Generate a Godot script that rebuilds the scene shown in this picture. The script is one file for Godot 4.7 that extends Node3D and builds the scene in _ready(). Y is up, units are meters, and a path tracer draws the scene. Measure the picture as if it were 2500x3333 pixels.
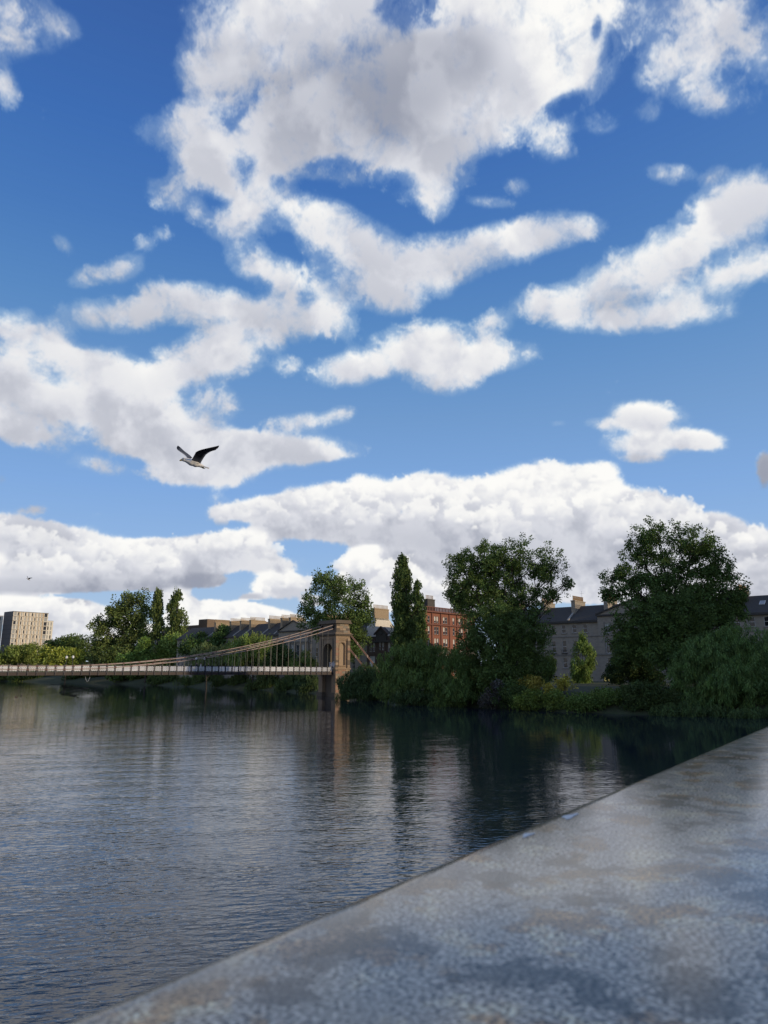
extends Node3D

const FOCAL := 16.56
const AIR := [[0.0, Vector3(192, 206, 222)], [4.0, Vector3(172, 198, 226)], [8.0, Vector3(150, 185, 227)], [14.0, Vector3(129, 170, 223)], [20.0, Vector3(113, 155, 206)], [27.0, Vector3(90, 138, 195)], [33.0, Vector3(74, 122, 187)], [39.0, Vector3(63, 110, 180)], [49.0, Vector3(57, 95, 162)], [90.0, Vector3(46, 80, 145)]]
const TONE := [Vector3(112, 120, 142), Vector3(158, 163, 178), Vector3(216, 218, 226), Vector3(253, 252, 249)]
const CLOUDS := [
	[-0.4,43.5,11.6,6.0,0,1,0.66,0.62], [-12.0,46.3,5.6,3.0,0,1,0.9,0.8], [-15.2,43.6,3.8,2.8,11,0.9,0.78,0.72], [-18.2,39.9,3.9,1.7,25,0.95,0.84,0.74], [-16.0,37.8,3.8,2.5,-9,0.95,0.86,0.8],
	[-11.5,38.9,4.7,3.1,7,1,0.74,0.8], [-11.4,36.5,3.4,2.1,7,0.85,0.86,0.82], [-3.0,39.4,5.6,2.4,2,0.75,0.7,0.74], [3.9,39.4,4.5,3.8,-2,1,0.72,0.8], [4.9,36.6,1.7,2.2,-3,0.8,0.84,0.82],
	[14.1,44.8,7.1,4.5,-10,1,1,0.9], [10.1,41.9,5.5,3.4,11,1,0.8,0.86], [17.3,43.3,3.4,3.1,-12,0.9,1,0.92], [15.4,39.9,2.0,2.5,19,0.7,0.88,0.86], [-5.9,47.8,6.8,2.6,4,1,0.92,0.84],
	[10.0,47.5,6.7,2.6,-7,1,0.86,0.9], [18.1,46.5,5.2,2.8,-13,1,1,1], [0.9,42.1,6.2,3.6,-1,1,0.5,0.52], [6.7,44.9,4.2,3.4,-5,1,0.56,0.6], [-19.5,35.1,1.7,1.2,-19,0.6,0.8,0.8],
	[-16.9,34.6,1.4,1.1,-31,0.55,0.8,0.8], [-18.6,35.9,1.4,1.0,11,0.55,0.8,0.8], [-8.2,40.1,4.4,3.0,5,1,0.62,0.72], [-31.9,42.7,3.4,2.0,13,0.66,0.8,0.78], [-32.5,41.1,1.8,1.1,23,0.5,0.8,0.8],
	[-28.7,43.3,1.4,0.9,1,0.5,0.8,0.8], [-32.5,38.9,1.1,1.5,22,0.62,0.8,0.8], [27.3,43.6,3.4,3.1,-19,0.72,0.9,0.86], [27.5,40.6,3.0,2.2,-36,0.75,0.9,0.88], [31.0,42.3,3.9,2.5,-22,0.62,0.84,0.82],
	[32.3,39.8,1.8,2.6,-22,0.6,0.86,0.86], [24.7,41.8,1.9,1.8,-17,0.6,0.9,0.9], [23.7,39.6,1.3,0.9,-16,0.5,0.86,0.86], [29.4,38.9,2.0,1.3,1,0.55,0.86,0.86], [19.8,39.7,1.7,1.0,-13,0.45,0.86,0.86],
	[22.9,45.1,1.9,1.7,-17,0.55,0.9,0.86], [-5.9,35.0,4.2,2.0,-11,0.95,0.98,0.79], [-2.5,32.9,5.4,2.9,-18,1,0.97,0.73], [0.0,30.0,4.0,2.2,-10,0.95,0.9,0.77], [5.0,32.1,5.9,2.3,2,1,0.99,0.75],
	[10.4,32.8,4.6,1.9,-1,0.9,0.97,0.77], [14.5,33.3,4.1,1.7,-0,0.8,0.94,0.81], [18.0,33.2,2.2,1.1,-10,0.6,0.92,0.83], [4.6,30.1,2.0,1.2,-2,0.6,0.92,0.83], [-4.5,30.1,3.1,1.8,-27,0.6,0.82,0.73],
	[-13.7,33.8,2.2,1.6,8,0.8,0.88,0.77], [-11.3,34.6,2.6,1.8,6,0.75,0.86,0.77], [-11.9,31.7,2.6,2.0,-23,0.8,0.92,0.79], [-8.6,30.3,3.9,2.0,-15,0.9,0.97,0.79], [-5.3,28.2,3.6,2.2,-17,0.9,0.94,0.77],
	[-22.2,26.3,5.7,1.6,10,0.85,0.86,0.75], [-16.4,28.0,4.5,1.9,8,0.95,0.92,0.77], [-11.3,27.3,5.9,2.6,5,1,0.92,0.69], [-14.2,24.4,5.9,2.4,16,0.95,0.92,0.73], [-17.5,22.4,3.1,1.6,27,0.8,0.88,0.77],
	[-19.1,28.5,2.2,1.1,9,0.6,0.86,0.77], [-24.9,28.5,1.8,0.9,32,0.62,0.82,0.73], [-22.3,29.6,2.2,1.1,35,0.6,0.84,0.75], [-27.2,30.4,1.2,0.7,-18,0.5,0.82,0.73], [-20.7,31.6,0.9,0.7,11,0.5,0.82,0.73],
	[-19.4,32.5,0.9,0.6,11,0.45,0.82,0.73], [-29.0,23.8,4.2,1.9,2,0.95,0.92,0.77], [-29.6,21.0,3.2,2.2,12,0.9,0.88,0.71], [-24.6,22.6,4.8,2.1,-1,0.95,0.92,0.75], [-26.6,19.6,6.1,2.3,4,1,0.9,0.73],
	[-21.0,20.7,5.1,3.0,-8,1,0.92,0.73], [-19.3,18.1,8.2,2.6,-2,1,0.88,0.73], [-13.4,17.0,8.7,2.1,-0,1,0.88,0.75], [-8.2,17.6,7.0,1.7,0,0.9,0.9,0.77], [-4.3,17.1,2.5,0.6,1,0.6,0.9,0.81],
	[-14.8,15.1,5.1,1.4,1,0.95,0.86,0.75], [-6.7,19.7,4.5,1.0,7,0.75,0.88,0.79], [-3.9,20.5,1.7,0.7,11,0.6,0.88,0.79], [-13.6,13.3,1.2,1.1,3,0.6,0.86,0.77], [-27.9,17.0,4.0,1.5,-8,0.8,0.86,0.75],
	[-23.2,15.2,3.6,0.9,-7,0.42,0.86,0.77], [-14.2,20.7,2.4,1.9,-5,0.66,0.95,0.78], [-8.4,24.0,1.5,1.0,3,0.5,0.9,0.78], [-28.9,25.3,1.1,0.8,13,0.45,0.86,0.77], [-2.4,24.0,4.5,1.7,9,0.92,0.97,0.79],
	[2.9,25.1,6.1,2.5,-6,1,0.99,0.77], [8.0,24.6,5.6,1.7,1,0.95,0.97,0.79], [5.2,22.9,3.7,1.5,-2,0.85,0.92,0.77], [4.5,26.7,3.2,1.4,-2,0.75,0.96,0.83], [9.3,26.8,2.3,1.6,26,0.55,0.88,0.79],
	[14.9,28.3,4.2,1.7,-2,0.9,0.98,0.79], [19.5,28.7,5.3,2.9,11,1,0.98,0.67], [24.4,30.3,3.9,2.8,14,1,1,0.73], [28.4,31.8,3.3,3.1,17,0.95,0.99,0.83], [31.1,32.6,2.3,2.4,4,0.95,1,0.85],
	[29.3,28.2,3.4,1.5,2,0.9,0.95,0.79], [21.5,26.1,7.5,1.3,-6,0.9,0.92,0.81], [25.8,27.0,4.0,1.9,4,0.8,0.94,0.77], [30.7,29.7,1.3,2.1,-16,0.5,0.92,0.81], [28.1,34.7,1.2,0.7,4,0.6,0.88,0.79],
	[24.9,35.4,2.2,0.9,-19,0.62,0.96,0.81], [12.3,36.6,1.3,0.8,-25,0.4,0.87,0.78], [9.7,35.8,2.3,0.5,-10,0.5,0.86,0.77], [16.9,38.4,1.5,0.7,-28,0.35,0.82,0.73], [21.5,18.9,3.5,1.5,-13,0.96,0.99,0.67],
	[21.2,17.0,4.0,1.6,-6,0.95,0.96,0.73], [24.7,16.8,2.8,1.1,-13,0.9,0.94,0.77], [18.4,18.7,2.3,0.7,-11,0.62,0.88,0.79], [21.1,15.8,2.2,0.6,-6,0.6,0.72,0.63], [14.7,19.1,1.2,0.4,-5,0.5,0.87,0.78],
	[29.2,13.8,0.7,1.7,-8,0.9,0.4,0.3], [3.1,14.3,3.3,1.8,-1,1,1.1,0.8], [6.0,13.3,5.0,2.5,-6,1,1.1,0.75], [10.7,14.1,4.9,2.2,-3,1,1.1,0.85], [13.4,15.0,3.4,1.9,-4,1,1.1,0.9],
	[16.8,14.8,2.9,1.6,1,1,1.1,0.92], [15.5,13.4,4.7,2.1,-4,1,1.1,0.8], [19.3,12.1,5.6,2.0,-4,1,1,0.75], [22.7,10.4,4.0,2.2,-15,1,0.95,0.7], [11.0,11.4,9.3,2.5,-2,1,0.9,0.64],
	[17.4,10.0,9.9,2.5,-3,1,0.82,0.64], [-1.1,13.6,4.6,2.2,0,1,1.1,0.74], [-5.4,13.3,4.6,1.9,1,1,1,0.72], [-9.5,12.6,4.5,1.5,2,1,0.98,0.7], [-12.5,12.2,2.8,0.8,3,0.9,0.92,0.72],
	[-7.2,11.2,5.0,1.7,1,1,0.82,0.64], [-3.0,11.2,4.6,1.9,1,1,0.8,0.64], [3.5,10.7,6.7,2.0,-6,1,0.74,0.58], [8.7,8.9,7.4,2.0,-1,1,0.7,0.56], [15.5,8.0,11.6,2.1,-2,1,0.78,0.62],
	[6.4,7.5,7.0,1.5,-11,1,0.72,0.6], [23.0,8.0,7.8,2.4,-3,1,0.84,0.66], [27.4,8.3,3.7,2.7,-4,1,0.95,0.66], [25.7,10.5,2.1,1.2,-5,0.8,0.95,0.75], [26.8,5.7,5.0,1.5,-3,1,0.84,0.7],
	[17.1,5.9,11.4,1.4,-2,1,0.86,0.72], [1.5,8.8,3.4,1.3,-0,0.9,0.7,0.58], [-28.4,9.6,3.9,1.9,5,1,0.9,0.7], [-25.3,9.2,5.2,1.7,4,1,0.9,0.7], [-21.0,8.6,8.0,1.6,3,1,0.96,0.7],
	[-15.9,8.9,5.0,1.7,2,1,0.96,0.7], [-12.3,9.5,4.0,1.8,2,1,1,0.7], [-10.2,9.8,2.4,1.6,2,0.95,1,0.74], [-25.7,7.3,6.8,1.4,3,1,0.95,0.66], [-19.2,7.5,7.5,1.4,3,1,0.86,0.62],
	[-14.7,6.8,2.7,0.7,2,1,0.58,0.46], [-27.0,8.0,1.7,0.8,4,1,0.62,0.5], [-22.4,6.2,9.3,0.8,2,1,0.66,0.5], [-26.8,5.7,4.3,0.6,3,0.9,0.68,0.52], [-10.1,8.3,4.9,1.1,1,0.8,0.86,0.7],
	[-8.2,6.6,3.3,1.6,1,1,1,0.84], [-5.6,5.3,1.7,0.7,1,0.7,0.85,0.82], [-1.5,8.4,2.5,1.7,0,1,1.1,0.9], [0.8,7.7,4.2,2.1,-0,1,1.1,0.84], [3.8,6.4,4.6,1.9,-0,1,1,0.84],
	[0.8,5.7,5.4,1.5,-0,1,0.9,0.84], [-10.5,5.6,1.4,0.3,1,0.7,0.55,0.55], [-10.7,4.1,1.2,0.2,1,0.5,0.6,0.6], [6.4,5.3,7.4,1.3,-1,1,0.9,0.86], [-2.6,6.8,2.1,1.7,0,0.9,0.9,0.84],
	[-12.8,4.3,4.3,1.2,1,1,1.1,0.95], [-10.7,4.2,4.0,1.1,1,1,1.1,0.94], [-8.8,3.8,3.2,0.8,1,0.95,1,0.92], [-14.9,4.0,3.1,1.6,1,1,0.95,0.86], [-16.4,5.4,1.9,1.1,2,0.8,0.92,0.86],
	[-26.3,4.1,3.7,1.4,2,1,1,0.86], [-23.5,3.7,4.2,1.6,2,1,1,0.84], [-20.9,2.8,4.3,1.3,1,1,0.98,0.9], [-27.8,4.4,2.0,1.1,2,1,1,0.84], [-23.9,4.7,2.1,0.5,2,0.8,0.6,0.6],
	[-23.7,2.2,6.9,1.2,1,1,0.9,0.86], [-26.9,11.4,1.4,0.5,6,0.6,0.74,0.74], [-29.4,13.3,0.6,0.5,7,0.5,0.6,0.6], [-22.6,11.4,0.9,0.3,5,0.4,0.74,0.74],
]
const GAPS := [
	[2.8,47.9,3.1,1.4,-10,0.62], [21.7,43.8,1.3,3.2,-22,0.55], [16.3,41.1,2.3,0.9,13,0.8], [30.9,39.6,2.1,1.2,-21,0.7], [-4.7,38.5,2.3,0.9,3,0.7],
	[-13.1,37.8,1.4,1.8,-21,0.42], [-10.0,34.4,1.4,1.3,6,0.5], [-11.0,29.7,1.2,1.0,6,0.6], [31.4,38.3,1.8,1.2,-21,0.6], [-9.8,37.1,0.8,0.8,6,0.5],
	[0.9,37.4,2.3,1.4,-1,0.55], [-5.5,36.9,1.9,0.9,3,0.6], [28.0,29.1,1.0,0.9,-15,0.4], [-7.0,29.3,1.0,1.2,3,0.3], [20.0,45.2,0.4,0.9,-14,0.5],
	[-24.1,24.2,2.1,0.8,10,0.6], [26.0,32.3,0.7,0.6,-15,0.4], [-14.0,27.1,1.5,0.5,6,0.3], [-6.8,9.7,3.7,0.9,1,0.5],
]
const CRESTS := [
	[-13.6,12.1,0.5,0.9], [-11.8,12.7,0.6,0.95], [-9.5,13.0,0.7,0.98], [-7.3,13.4,0.7,1], [-5.4,13.8,0.8,1],
	[-3.5,14.1,0.7,1.02], [-1.1,14.3,0.9,1.04], [1.2,14.6,0.8,1.06], [2.9,14.8,0.9,1.1], [4.5,14.4,0.8,1.1],
	[6.0,13.7,0.8,1.1], [7.5,14.3,0.8,1.1], [9.1,14.5,0.8,1.1], [10.8,14.6,0.9,1.12], [12.3,15.3,0.8,1.12],
	[13.7,15.6,0.8,1.12], [14.9,15.1,0.7,1.12], [16.4,15.1,0.7,1.12], [17.8,14.7,0.6,1.12], [18.3,13.5,0.7,1.05],
	[19.6,12.3,0.9,1.02], [21.3,12.3,0.9,1], [22.7,11.7,0.9,1], [24.0,10.9,0.8,0.96], [6.1,12.5,0.7,1.08],
	[8.2,12.2,0.8,1.06], [9.7,12.4,0.7,1.06], [12.2,13.0,0.9,1.08], [14.4,12.6,0.8,1.06], [16.5,13.1,0.8,1.08],
	[-5.0,12.7,0.8,0.95], [-2.5,12.4,0.8,0.95], [0.2,12.9,0.9,1], [-8.7,11.9,0.7,0.9], [10.6,11.1,0.9,0.92],
	[18.2,10.9,1,0.92], [21.5,10.5,0.9,0.9], [3.1,12.9,0.8,1.04], [-28.5,9.7,1,0.94], [-26.5,9.2,0.9,0.94],
	[-24.6,8.9,0.8,0.94], [-22.6,8.5,0.8,0.98], [-20.6,8.7,0.8,1], [-19.2,8.9,0.7,1], [-17.6,8.8,0.8,1],
	[-15.8,9.4,0.8,1], [-14.1,9.8,0.8,1.02], [-12.3,10.1,0.8,1.04], [-10.5,10.0,0.8,1.04], [-9.0,9.5,0.6,1],
	[-26.9,7.5,0.8,0.96], [-24.8,7.4,0.8,0.98], [-19.3,7.6,0.9,0.9], [-21.6,7.6,0.8,0.92], [-2.6,8.4,0.7,1.06],
	[-1.0,8.6,0.8,1.08], [0.5,8.3,0.8,1.08], [2.4,7.7,0.8,1.06], [4.2,6.5,0.7,1.02], [-8.6,7.1,0.7,1.06],
	[-7.1,6.9,0.6,1.04], [0.0,7.1,0.7,1], [-13.9,4.6,0.5,1.08], [-12.5,4.8,0.6,1.08], [-11.0,4.8,0.6,1.08],
	[-9.5,4.5,0.5,1.06], [-8.0,4.0,0.4,1], [-28.1,4.5,0.6,1.04], [-26.6,4.5,0.7,1.04], [-25.1,4.5,0.7,1.04],
	[-23.5,4.2,0.7,1.02], [-21.8,3.5,0.6,1], [-20.2,3.1,0.5,1], [26.9,9.2,0.8,1], [28.1,9.3,0.8,1],
	[25.7,10.0,0.6,1], [27.6,7.3,0.9,0.9],
]
# [name, label, habit, x, z, leaf colour, density, lobes: [offset, height, radius across, radius up, density]]
const TREES := [
	["broadleaf_tree", "large dark broadleaf tree with open branchy top before the red brick building", "broad", 19.0, -112.0, [0.092, 0.147, 0.049], 1,
		[[2.1,22.0,5.5,4.4,0.66], [-2.3,22.3,4.4,3.7,0.8], [-6.3,21.0,2.9,3.2,0.75], [7.2,21.3,3.3,3.6,0.6], [-3.9,16.9,4.6,4.1,0.85], [1.4,15.9,5.6,4.8,0.72], [-1.7,11.1,5.7,4.9,0.8], [3.3,10.0,4.3,4.7,0.75], [-6.9,17.1,2.2,2.9,0.8], [-0.5,5.5,6.1,4.5,0.9], [8.0,17.1,2.4,1.7,0.55], [10.3,19.3,1.3,0.9,0.6], [4.5,5.5,3.0,3.9,0.75], [-5.1,9.2,3.1,4.0,0.75], [-2.5,2.7,4.3,2.3,1.2], [6.6,14.7,1.9,1.1,0.5]]],
	["broadleaf_tree", "largest dark broadleaf tree standing behind the round willow at the right", "broad", 43.0, -106.0, [0.084, 0.139, 0.046], 1,
		[[-0.8,24.9,4.1,3.3,0.6], [-4.0,23.0,2.8,2.9,0.62], [3.7,23.3,4.3,3.8,0.62], [7.4,20.9,3.3,3.4,0.6], [-6.0,18.1,3.9,3.2,0.6], [0.0,18.8,6.2,4.4,0.68], [5.6,17.0,4.6,4.1,0.72], [-8.3,18.8,2.0,1.7,0.65], [-9.1,17.0,1.8,1.8,0.6], [9.3,16.7,2.2,2.3,0.8], [10.5,15.4,1.2,1.3,0.7], [-1.8,13.1,6.9,4.3,0.85], [4.2,12.2,5.9,4.1,0.85], [-4.4,9.7,5.2,3.8,0.85], [0.4,7.7,6.8,3.3,0.9], [7.8,13.1,2.7,2.7,0.8]]],
	["broadleaf_tree", "spreading tree with many upright limbs behind the bridge tower", "broad", -12.9, -190.0, [0.110, 0.168, 0.057], 0.85,
		[[-0.3,28.2,5.8,3.5,0.6], [-4.1,28.1,3.3,3.5,0.7], [5.9,24.8,3.7,5.1,0.62], [0.1,23.5,7.8,4.5,0.58], [-7.0,22.7,3.5,4.1,0.65], [6.8,19.8,3.9,4.1,0.75], [-3.5,19.0,5.7,3.9,0.55], [3.1,17.0,6.1,4.0,0.85], [4.4,12.6,4.9,4.8,0.9], [-7.6,19.4,3.1,3.1,0.6], [-1.0,15.0,4.9,3.2,0.7]]],
	["poplar_tree", "tall narrow poplar pair left of the red brick building, tallest of the poplars", "poplar", 4.6, -174.0, [0.079, 0.122, 0.042], 1,
		[[0.2,30.7,1.1,3.2,1], [-0.3,26.9,1.9,4.2,1], [0.9,26.2,1.5,3.8,1], [-0.2,21.6,2.4,5.6,1.1], [-0.1,15.7,2.7,5.5,1.1], [-0.1,10.5,3.0,3.7,1]]],
	["poplar_tree", "shorter poplar leaning on the tallest poplar beside the red brick building", "poplar", 8.2, -172.0, [0.079, 0.122, 0.042], 1,
		[[0.0,23.7,1.0,3.0,1], [-0.0,19.6,1.7,4.4,1.1], [0.2,14.1,1.8,4.4,1.1], [-0.1,9.8,1.9,2.9,1]]],
	["broadleaf_tree", "large rounded tree left of the slim poplar beyond the suspension bridge", "broad", -105.7, -300.0, [0.132, 0.181, 0.065], 1,
		[[-0.6,33.0,7.3,4.9,0.8], [-6.3,28.1,6.7,5.1,0.8], [2.5,26.8,7.1,6.4,0.8], [-11.9,23.0,5.2,5.4,0.8], [-3.6,18.5,11.6,7.6,0.9], [-12.8,14.1,6.7,6.3,0.9], [5.6,16.6,5.1,6.6,0.7], [-7.4,10.3,10.9,5.0,1], [-0.6,12.8,10.2,6.3,0.8]]],
	["poplar_tree", "single slim poplar beside the large rounded tree beyond the bridge", "poplar", -92.7, -296.0, [0.123, 0.164, 0.057], 1,
		[[-2.0,33.9,1.5,4.3,1], [-1.6,28.4,2.0,6.3,1.1], [-0.9,20.9,2.4,6.9,1.1], [-0.0,13.4,2.5,6.8,1.1]]],
	["poplar_tree", "triple-topped poplar clump left of the flat brown building", "poplar", -84.2, -294.0, [0.123, 0.168, 0.057], 1,
		[[-3.9,29.5,1.4,4.5,1], [-1.4,32.1,1.7,5.1,1], [0.7,28.3,1.6,5.0,1], [-2.0,23.9,3.3,6.3,1.1], [0.9,21.4,2.8,6.2,1.1], [-0.5,15.8,4.5,6.2,1.1]]],
	["broadleaf_tree", "bright green leafy tree under the triple-topped poplar clump", "broad", -77.6, -275.0, [0.187, 0.273, 0.076], 1,
		[[-2.9,14.0,5.4,4.9,1], [1.6,11.7,4.9,4.6,1], [-4.3,9.0,6.4,3.4,1], [2.8,8.2,4.7,3.0,1]]],
	["broadleaf_tree", "small cone-shaped green tree below the slim poplar", "broad", -88.8, -270.0, [0.165, 0.263, 0.072], 1,
		[[-0.6,14.4,2.3,3.0,1], [-1.5,11.0,3.9,3.4,1], [0.4,8.5,5.2,2.5,1], [-6.0,8.7,4.0,2.7,0.9]]],
	["broadleaf_tree", "round dark tree right of the tall office block, above the bridge deck", "broad", -142.2, -330.0, [0.106, 0.160, 0.053], 1,
		[[-2.1,17.5,6.8,3.6,1], [2.0,13.8,5.1,5.0,1], [-7.3,15.2,5.6,4.7,1], [-2.1,12.9,8.4,5.0,1]]],
	["leafy_bush", "yellow-green bushy tree above the leftmost bridge railings", "broad", -131.8, -300.0, [0.264, 0.315, 0.068], 1,
		[[-5.6,10.3,5.9,3.8,1], [0.4,10.3,5.6,4.3,1], [5.0,10.3,3.8,4.5,1], [-2.8,8.5,8.9,2.5,1]]],
	["broadleaf_tree", "low spreading trees at the foot of the tall office block", "broad", -191.9, -380.0, [0.187, 0.242, 0.068], 1,
		[[-0.9,13.5,9.1,4.1,1], [-6.3,11.6,6.5,3.8,1], [5.8,14.5,6.5,4.8,1], [2.7,10.8,11.3,3.2,1]]],
	["broadleaf_tree", "dark tree standing before the left end of the flat brown building", "broad", -64.2, -250.0, [0.092, 0.151, 0.049], 1,
		[[-0.6,15.3,3.6,3.2,0.9], [-0.9,12.2,5.3,4.2,1], [1.9,10.1,4.3,3.1,1]]],
	["conifer_tree", "dark pointed conifer before the flat brown building", "broad", -54.3, -245.0, [0.079, 0.139, 0.053], 1,
		[[-0.6,18.1,1.5,2.5,1], [-0.7,15.4,3.8,2.7,1.1], [-0.8,12.3,5.2,3.1,1.1], [-0.8,10.0,5.8,3.1,1.1]]],
	["leafy_bush", "pale grey-green bush row left of the people on the bridge", "willow", -52.5, -215.0, [0.157, 0.203, 0.083], 1,
		[[-3.4,9.9,3.3,2.7,1], [0.2,10.3,3.7,2.7,1], [4.3,10.1,3.7,2.7,1], [-1.5,8.1,5.5,2.3,1], [4.9,7.9,5.5,2.1,1]]],
	["willow_tree", "soft green willow behind the middle of the suspension chains", "willow", -38.2, -212.0, [0.157, 0.221, 0.059], 1,
		[[-0.8,13.2,5.0,3.2,1], [-3.4,10.7,5.0,3.6,1], [2.5,12.1,3.6,3.9,1], [-0.1,8.9,6.3,3.5,1], [4.0,8.1,3.1,3.5,1]]],
	["leafy_bush", "dark shrub under the chains left of the pedimented terrace", "broad", -28.9, -200.0, [0.075, 0.122, 0.046], 1,
		[[-0.6,10.0,2.9,3.5,1], [1.6,7.9,3.7,3.0,1], [-1.7,7.1,2.6,2.5,1]]],
	["leafy_bush", "green shrub under the chains just left of the bridge tower", "willow", -21.6, -196.0, [0.129, 0.185, 0.056], 1,
		[[-0.5,7.9,2.7,2.8,1], [1.6,6.7,2.5,2.0,1], [-2.1,6.4,2.2,1.6,1]]],
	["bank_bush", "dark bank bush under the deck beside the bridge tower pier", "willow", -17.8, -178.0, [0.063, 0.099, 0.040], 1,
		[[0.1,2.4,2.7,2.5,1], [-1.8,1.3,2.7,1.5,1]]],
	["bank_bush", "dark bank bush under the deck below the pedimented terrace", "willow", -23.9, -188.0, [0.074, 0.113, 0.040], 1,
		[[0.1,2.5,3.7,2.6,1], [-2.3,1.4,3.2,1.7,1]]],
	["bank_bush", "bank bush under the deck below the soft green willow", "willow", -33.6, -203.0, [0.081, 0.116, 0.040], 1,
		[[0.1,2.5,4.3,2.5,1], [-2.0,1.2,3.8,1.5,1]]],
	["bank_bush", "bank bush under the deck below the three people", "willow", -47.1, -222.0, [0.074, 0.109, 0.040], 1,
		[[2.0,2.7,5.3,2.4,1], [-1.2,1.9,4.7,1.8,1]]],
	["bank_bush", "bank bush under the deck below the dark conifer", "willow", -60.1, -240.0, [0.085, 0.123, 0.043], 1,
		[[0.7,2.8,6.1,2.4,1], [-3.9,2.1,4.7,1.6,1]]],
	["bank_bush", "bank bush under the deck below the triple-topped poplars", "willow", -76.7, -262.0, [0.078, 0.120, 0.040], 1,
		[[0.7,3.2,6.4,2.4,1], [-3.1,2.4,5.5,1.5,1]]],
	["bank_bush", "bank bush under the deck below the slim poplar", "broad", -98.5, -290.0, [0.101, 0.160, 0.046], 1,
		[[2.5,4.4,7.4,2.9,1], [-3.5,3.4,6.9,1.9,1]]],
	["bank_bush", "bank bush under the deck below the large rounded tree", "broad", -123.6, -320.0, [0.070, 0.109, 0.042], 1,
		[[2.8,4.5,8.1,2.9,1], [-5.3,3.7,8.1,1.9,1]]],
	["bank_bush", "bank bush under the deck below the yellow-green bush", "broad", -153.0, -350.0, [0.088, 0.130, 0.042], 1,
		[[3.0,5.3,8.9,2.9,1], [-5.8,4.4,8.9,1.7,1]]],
	["willow_tree", "low round willow right of the bridge tower, before the brown sandstone house", "willow", 5.2, -122.0, [0.115, 0.176, 0.056], 1,
		[[0.0,8.0,3.9,2.3,1], [-2.6,5.8,3.4,2.8,1], [3.1,7.0,3.9,2.8,1], [-0.0,3.7,5.9,3.0,1.1], [-4.1,2.2,2.8,2.0,1], [3.6,3.0,3.6,3.0,1]]],
	["willow_tree", "drooping willow at the foot of the branchy tree before the red brick building", "willow", 12.5, -113.0, [0.096, 0.155, 0.049], 1,
		[[-0.5,6.2,3.7,2.6,1], [2.4,4.6,3.6,3.0,1], [-1.5,2.9,4.1,2.5,1], [1.8,1.7,4.0,1.8,1], [-3.0,1.3,2.4,1.4,1]]],
	["bank_bush", "dark tangled bush at the foot of the bridge tower", "willow", -4.8, -134.0, [0.067, 0.106, 0.043], 1,
		[[-0.8,3.4,2.9,1.9,1], [2.3,4.4,3.2,2.2,1], [-2.5,1.7,2.0,1.2,1], [1.2,1.7,4.5,1.5,1], [4.3,2.2,2.8,2.2,1]]],
	["willow_tree", "broad rounded willow at the right edge above the stone parapet", "willow", 44.2, -93.0, [0.103, 0.173, 0.059], 1,
		[[1.2,9.0,3.2,2.2,1], [-2.6,7.3,3.4,2.1,1], [3.6,7.5,3.2,2.9,1], [-4.6,4.8,3.1,2.5,1], [0.3,4.4,4.7,3.1,1.1], [4.1,3.6,3.5,3.4,1], [-3.1,1.9,4.3,2.1,1.1], [2.2,0.8,4.7,1.7,1.1], [8.2,5.1,4.3,4.2,1], [7.3,1.0,4.3,2.3,1]]],
	["young_tree", "small bright green upright tree before the grey stone terrace", "willow", 36.7, -136.0, [0.148, 0.221, 0.059], 1,
		[[1.0,11.3,1.0,1.6,1], [0.6,8.9,1.9,2.3,1], [0.0,6.1,2.5,2.5,1], [-0.4,4.1,2.4,1.5,1]]],
	["leafy_bush", "small round bush below the branchy tree, left of the bright upright tree", "willow", 29.2, -128.0, [0.129, 0.185, 0.053], 1,
		[[0.0,6.1,1.6,1.7,1], [-0.8,4.4,2.0,1.4,1]]],
	["leafy_bush", "dense dark bush between the bright upright tree and the largest tree", "broad", 41.2, -122.0, [0.057, 0.092, 0.038], 1,
		[[-0.0,9.1,2.8,2.7,1], [0.8,6.3,3.4,2.8,1.1], [-1.3,5.0,2.6,2.0,1.1], [2.7,4.0,3.1,2.0,1.1]]],
	["flowering_shrub", "yellow-leaved shrub at the water below the bright upright tree", "broad", 25.8, -104.0, [0.374, 0.347, 0.076], 0.8,
		[[0.1,3.6,1.8,1.1,0.8], [-1.7,2.7,1.3,0.9,0.8]]],
	["flowering_shrub", "yellow-leaved shrub at the water below the branchy tree", "broad", 21.5, -108.0, [0.341, 0.315, 0.076], 0.8,
		[[0.1,3.5,1.6,1.1,0.8], [-1.5,2.8,1.2,0.8,0.8]]],
	["bank_bush", "green bank plants at the water below the yellow-leaved shrubs", "broad", 22.7, -101.0, [0.136, 0.193, 0.049], 0.9,
		[[-1.9,1.5,2.5,1.2,1], [1.3,1.4,2.5,1.4,1], [-4.1,1.0,1.7,0.9,1]]],
	["bank_bush", "low green bank plants below the dense dark bush", "broad", 29.2, -97.0, [0.110, 0.172, 0.049], 0.9,
		[[-1.9,1.5,2.4,1.3,1], [0.8,1.9,2.7,1.4,1], [-3.6,0.9,1.6,0.9,1]]],
	["bank_bush", "dark bank plants at the water between the largest tree and the willow", "broad", 35.1, -95.0, [0.062, 0.097, 0.038], 1,
		[[-1.9,2.3,2.6,1.7,1], [0.9,2.0,2.6,1.9,1], [-0.8,0.9,3.2,1.2,1]]],
	["bank_bush", "purplish grey bush at the water below the branchy tree", "broad", 16.2, -106.0, [0.088, 0.088, 0.087], 0.9,
		[[-0.0,2.5,1.3,1.6,1], [-0.6,1.2,1.5,0.9,1]]],
	["bank_bush", "dark bank plants at the water under the branchy tree", "broad", 18.1, -104.0, [0.066, 0.105, 0.038], 0.9,
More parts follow.
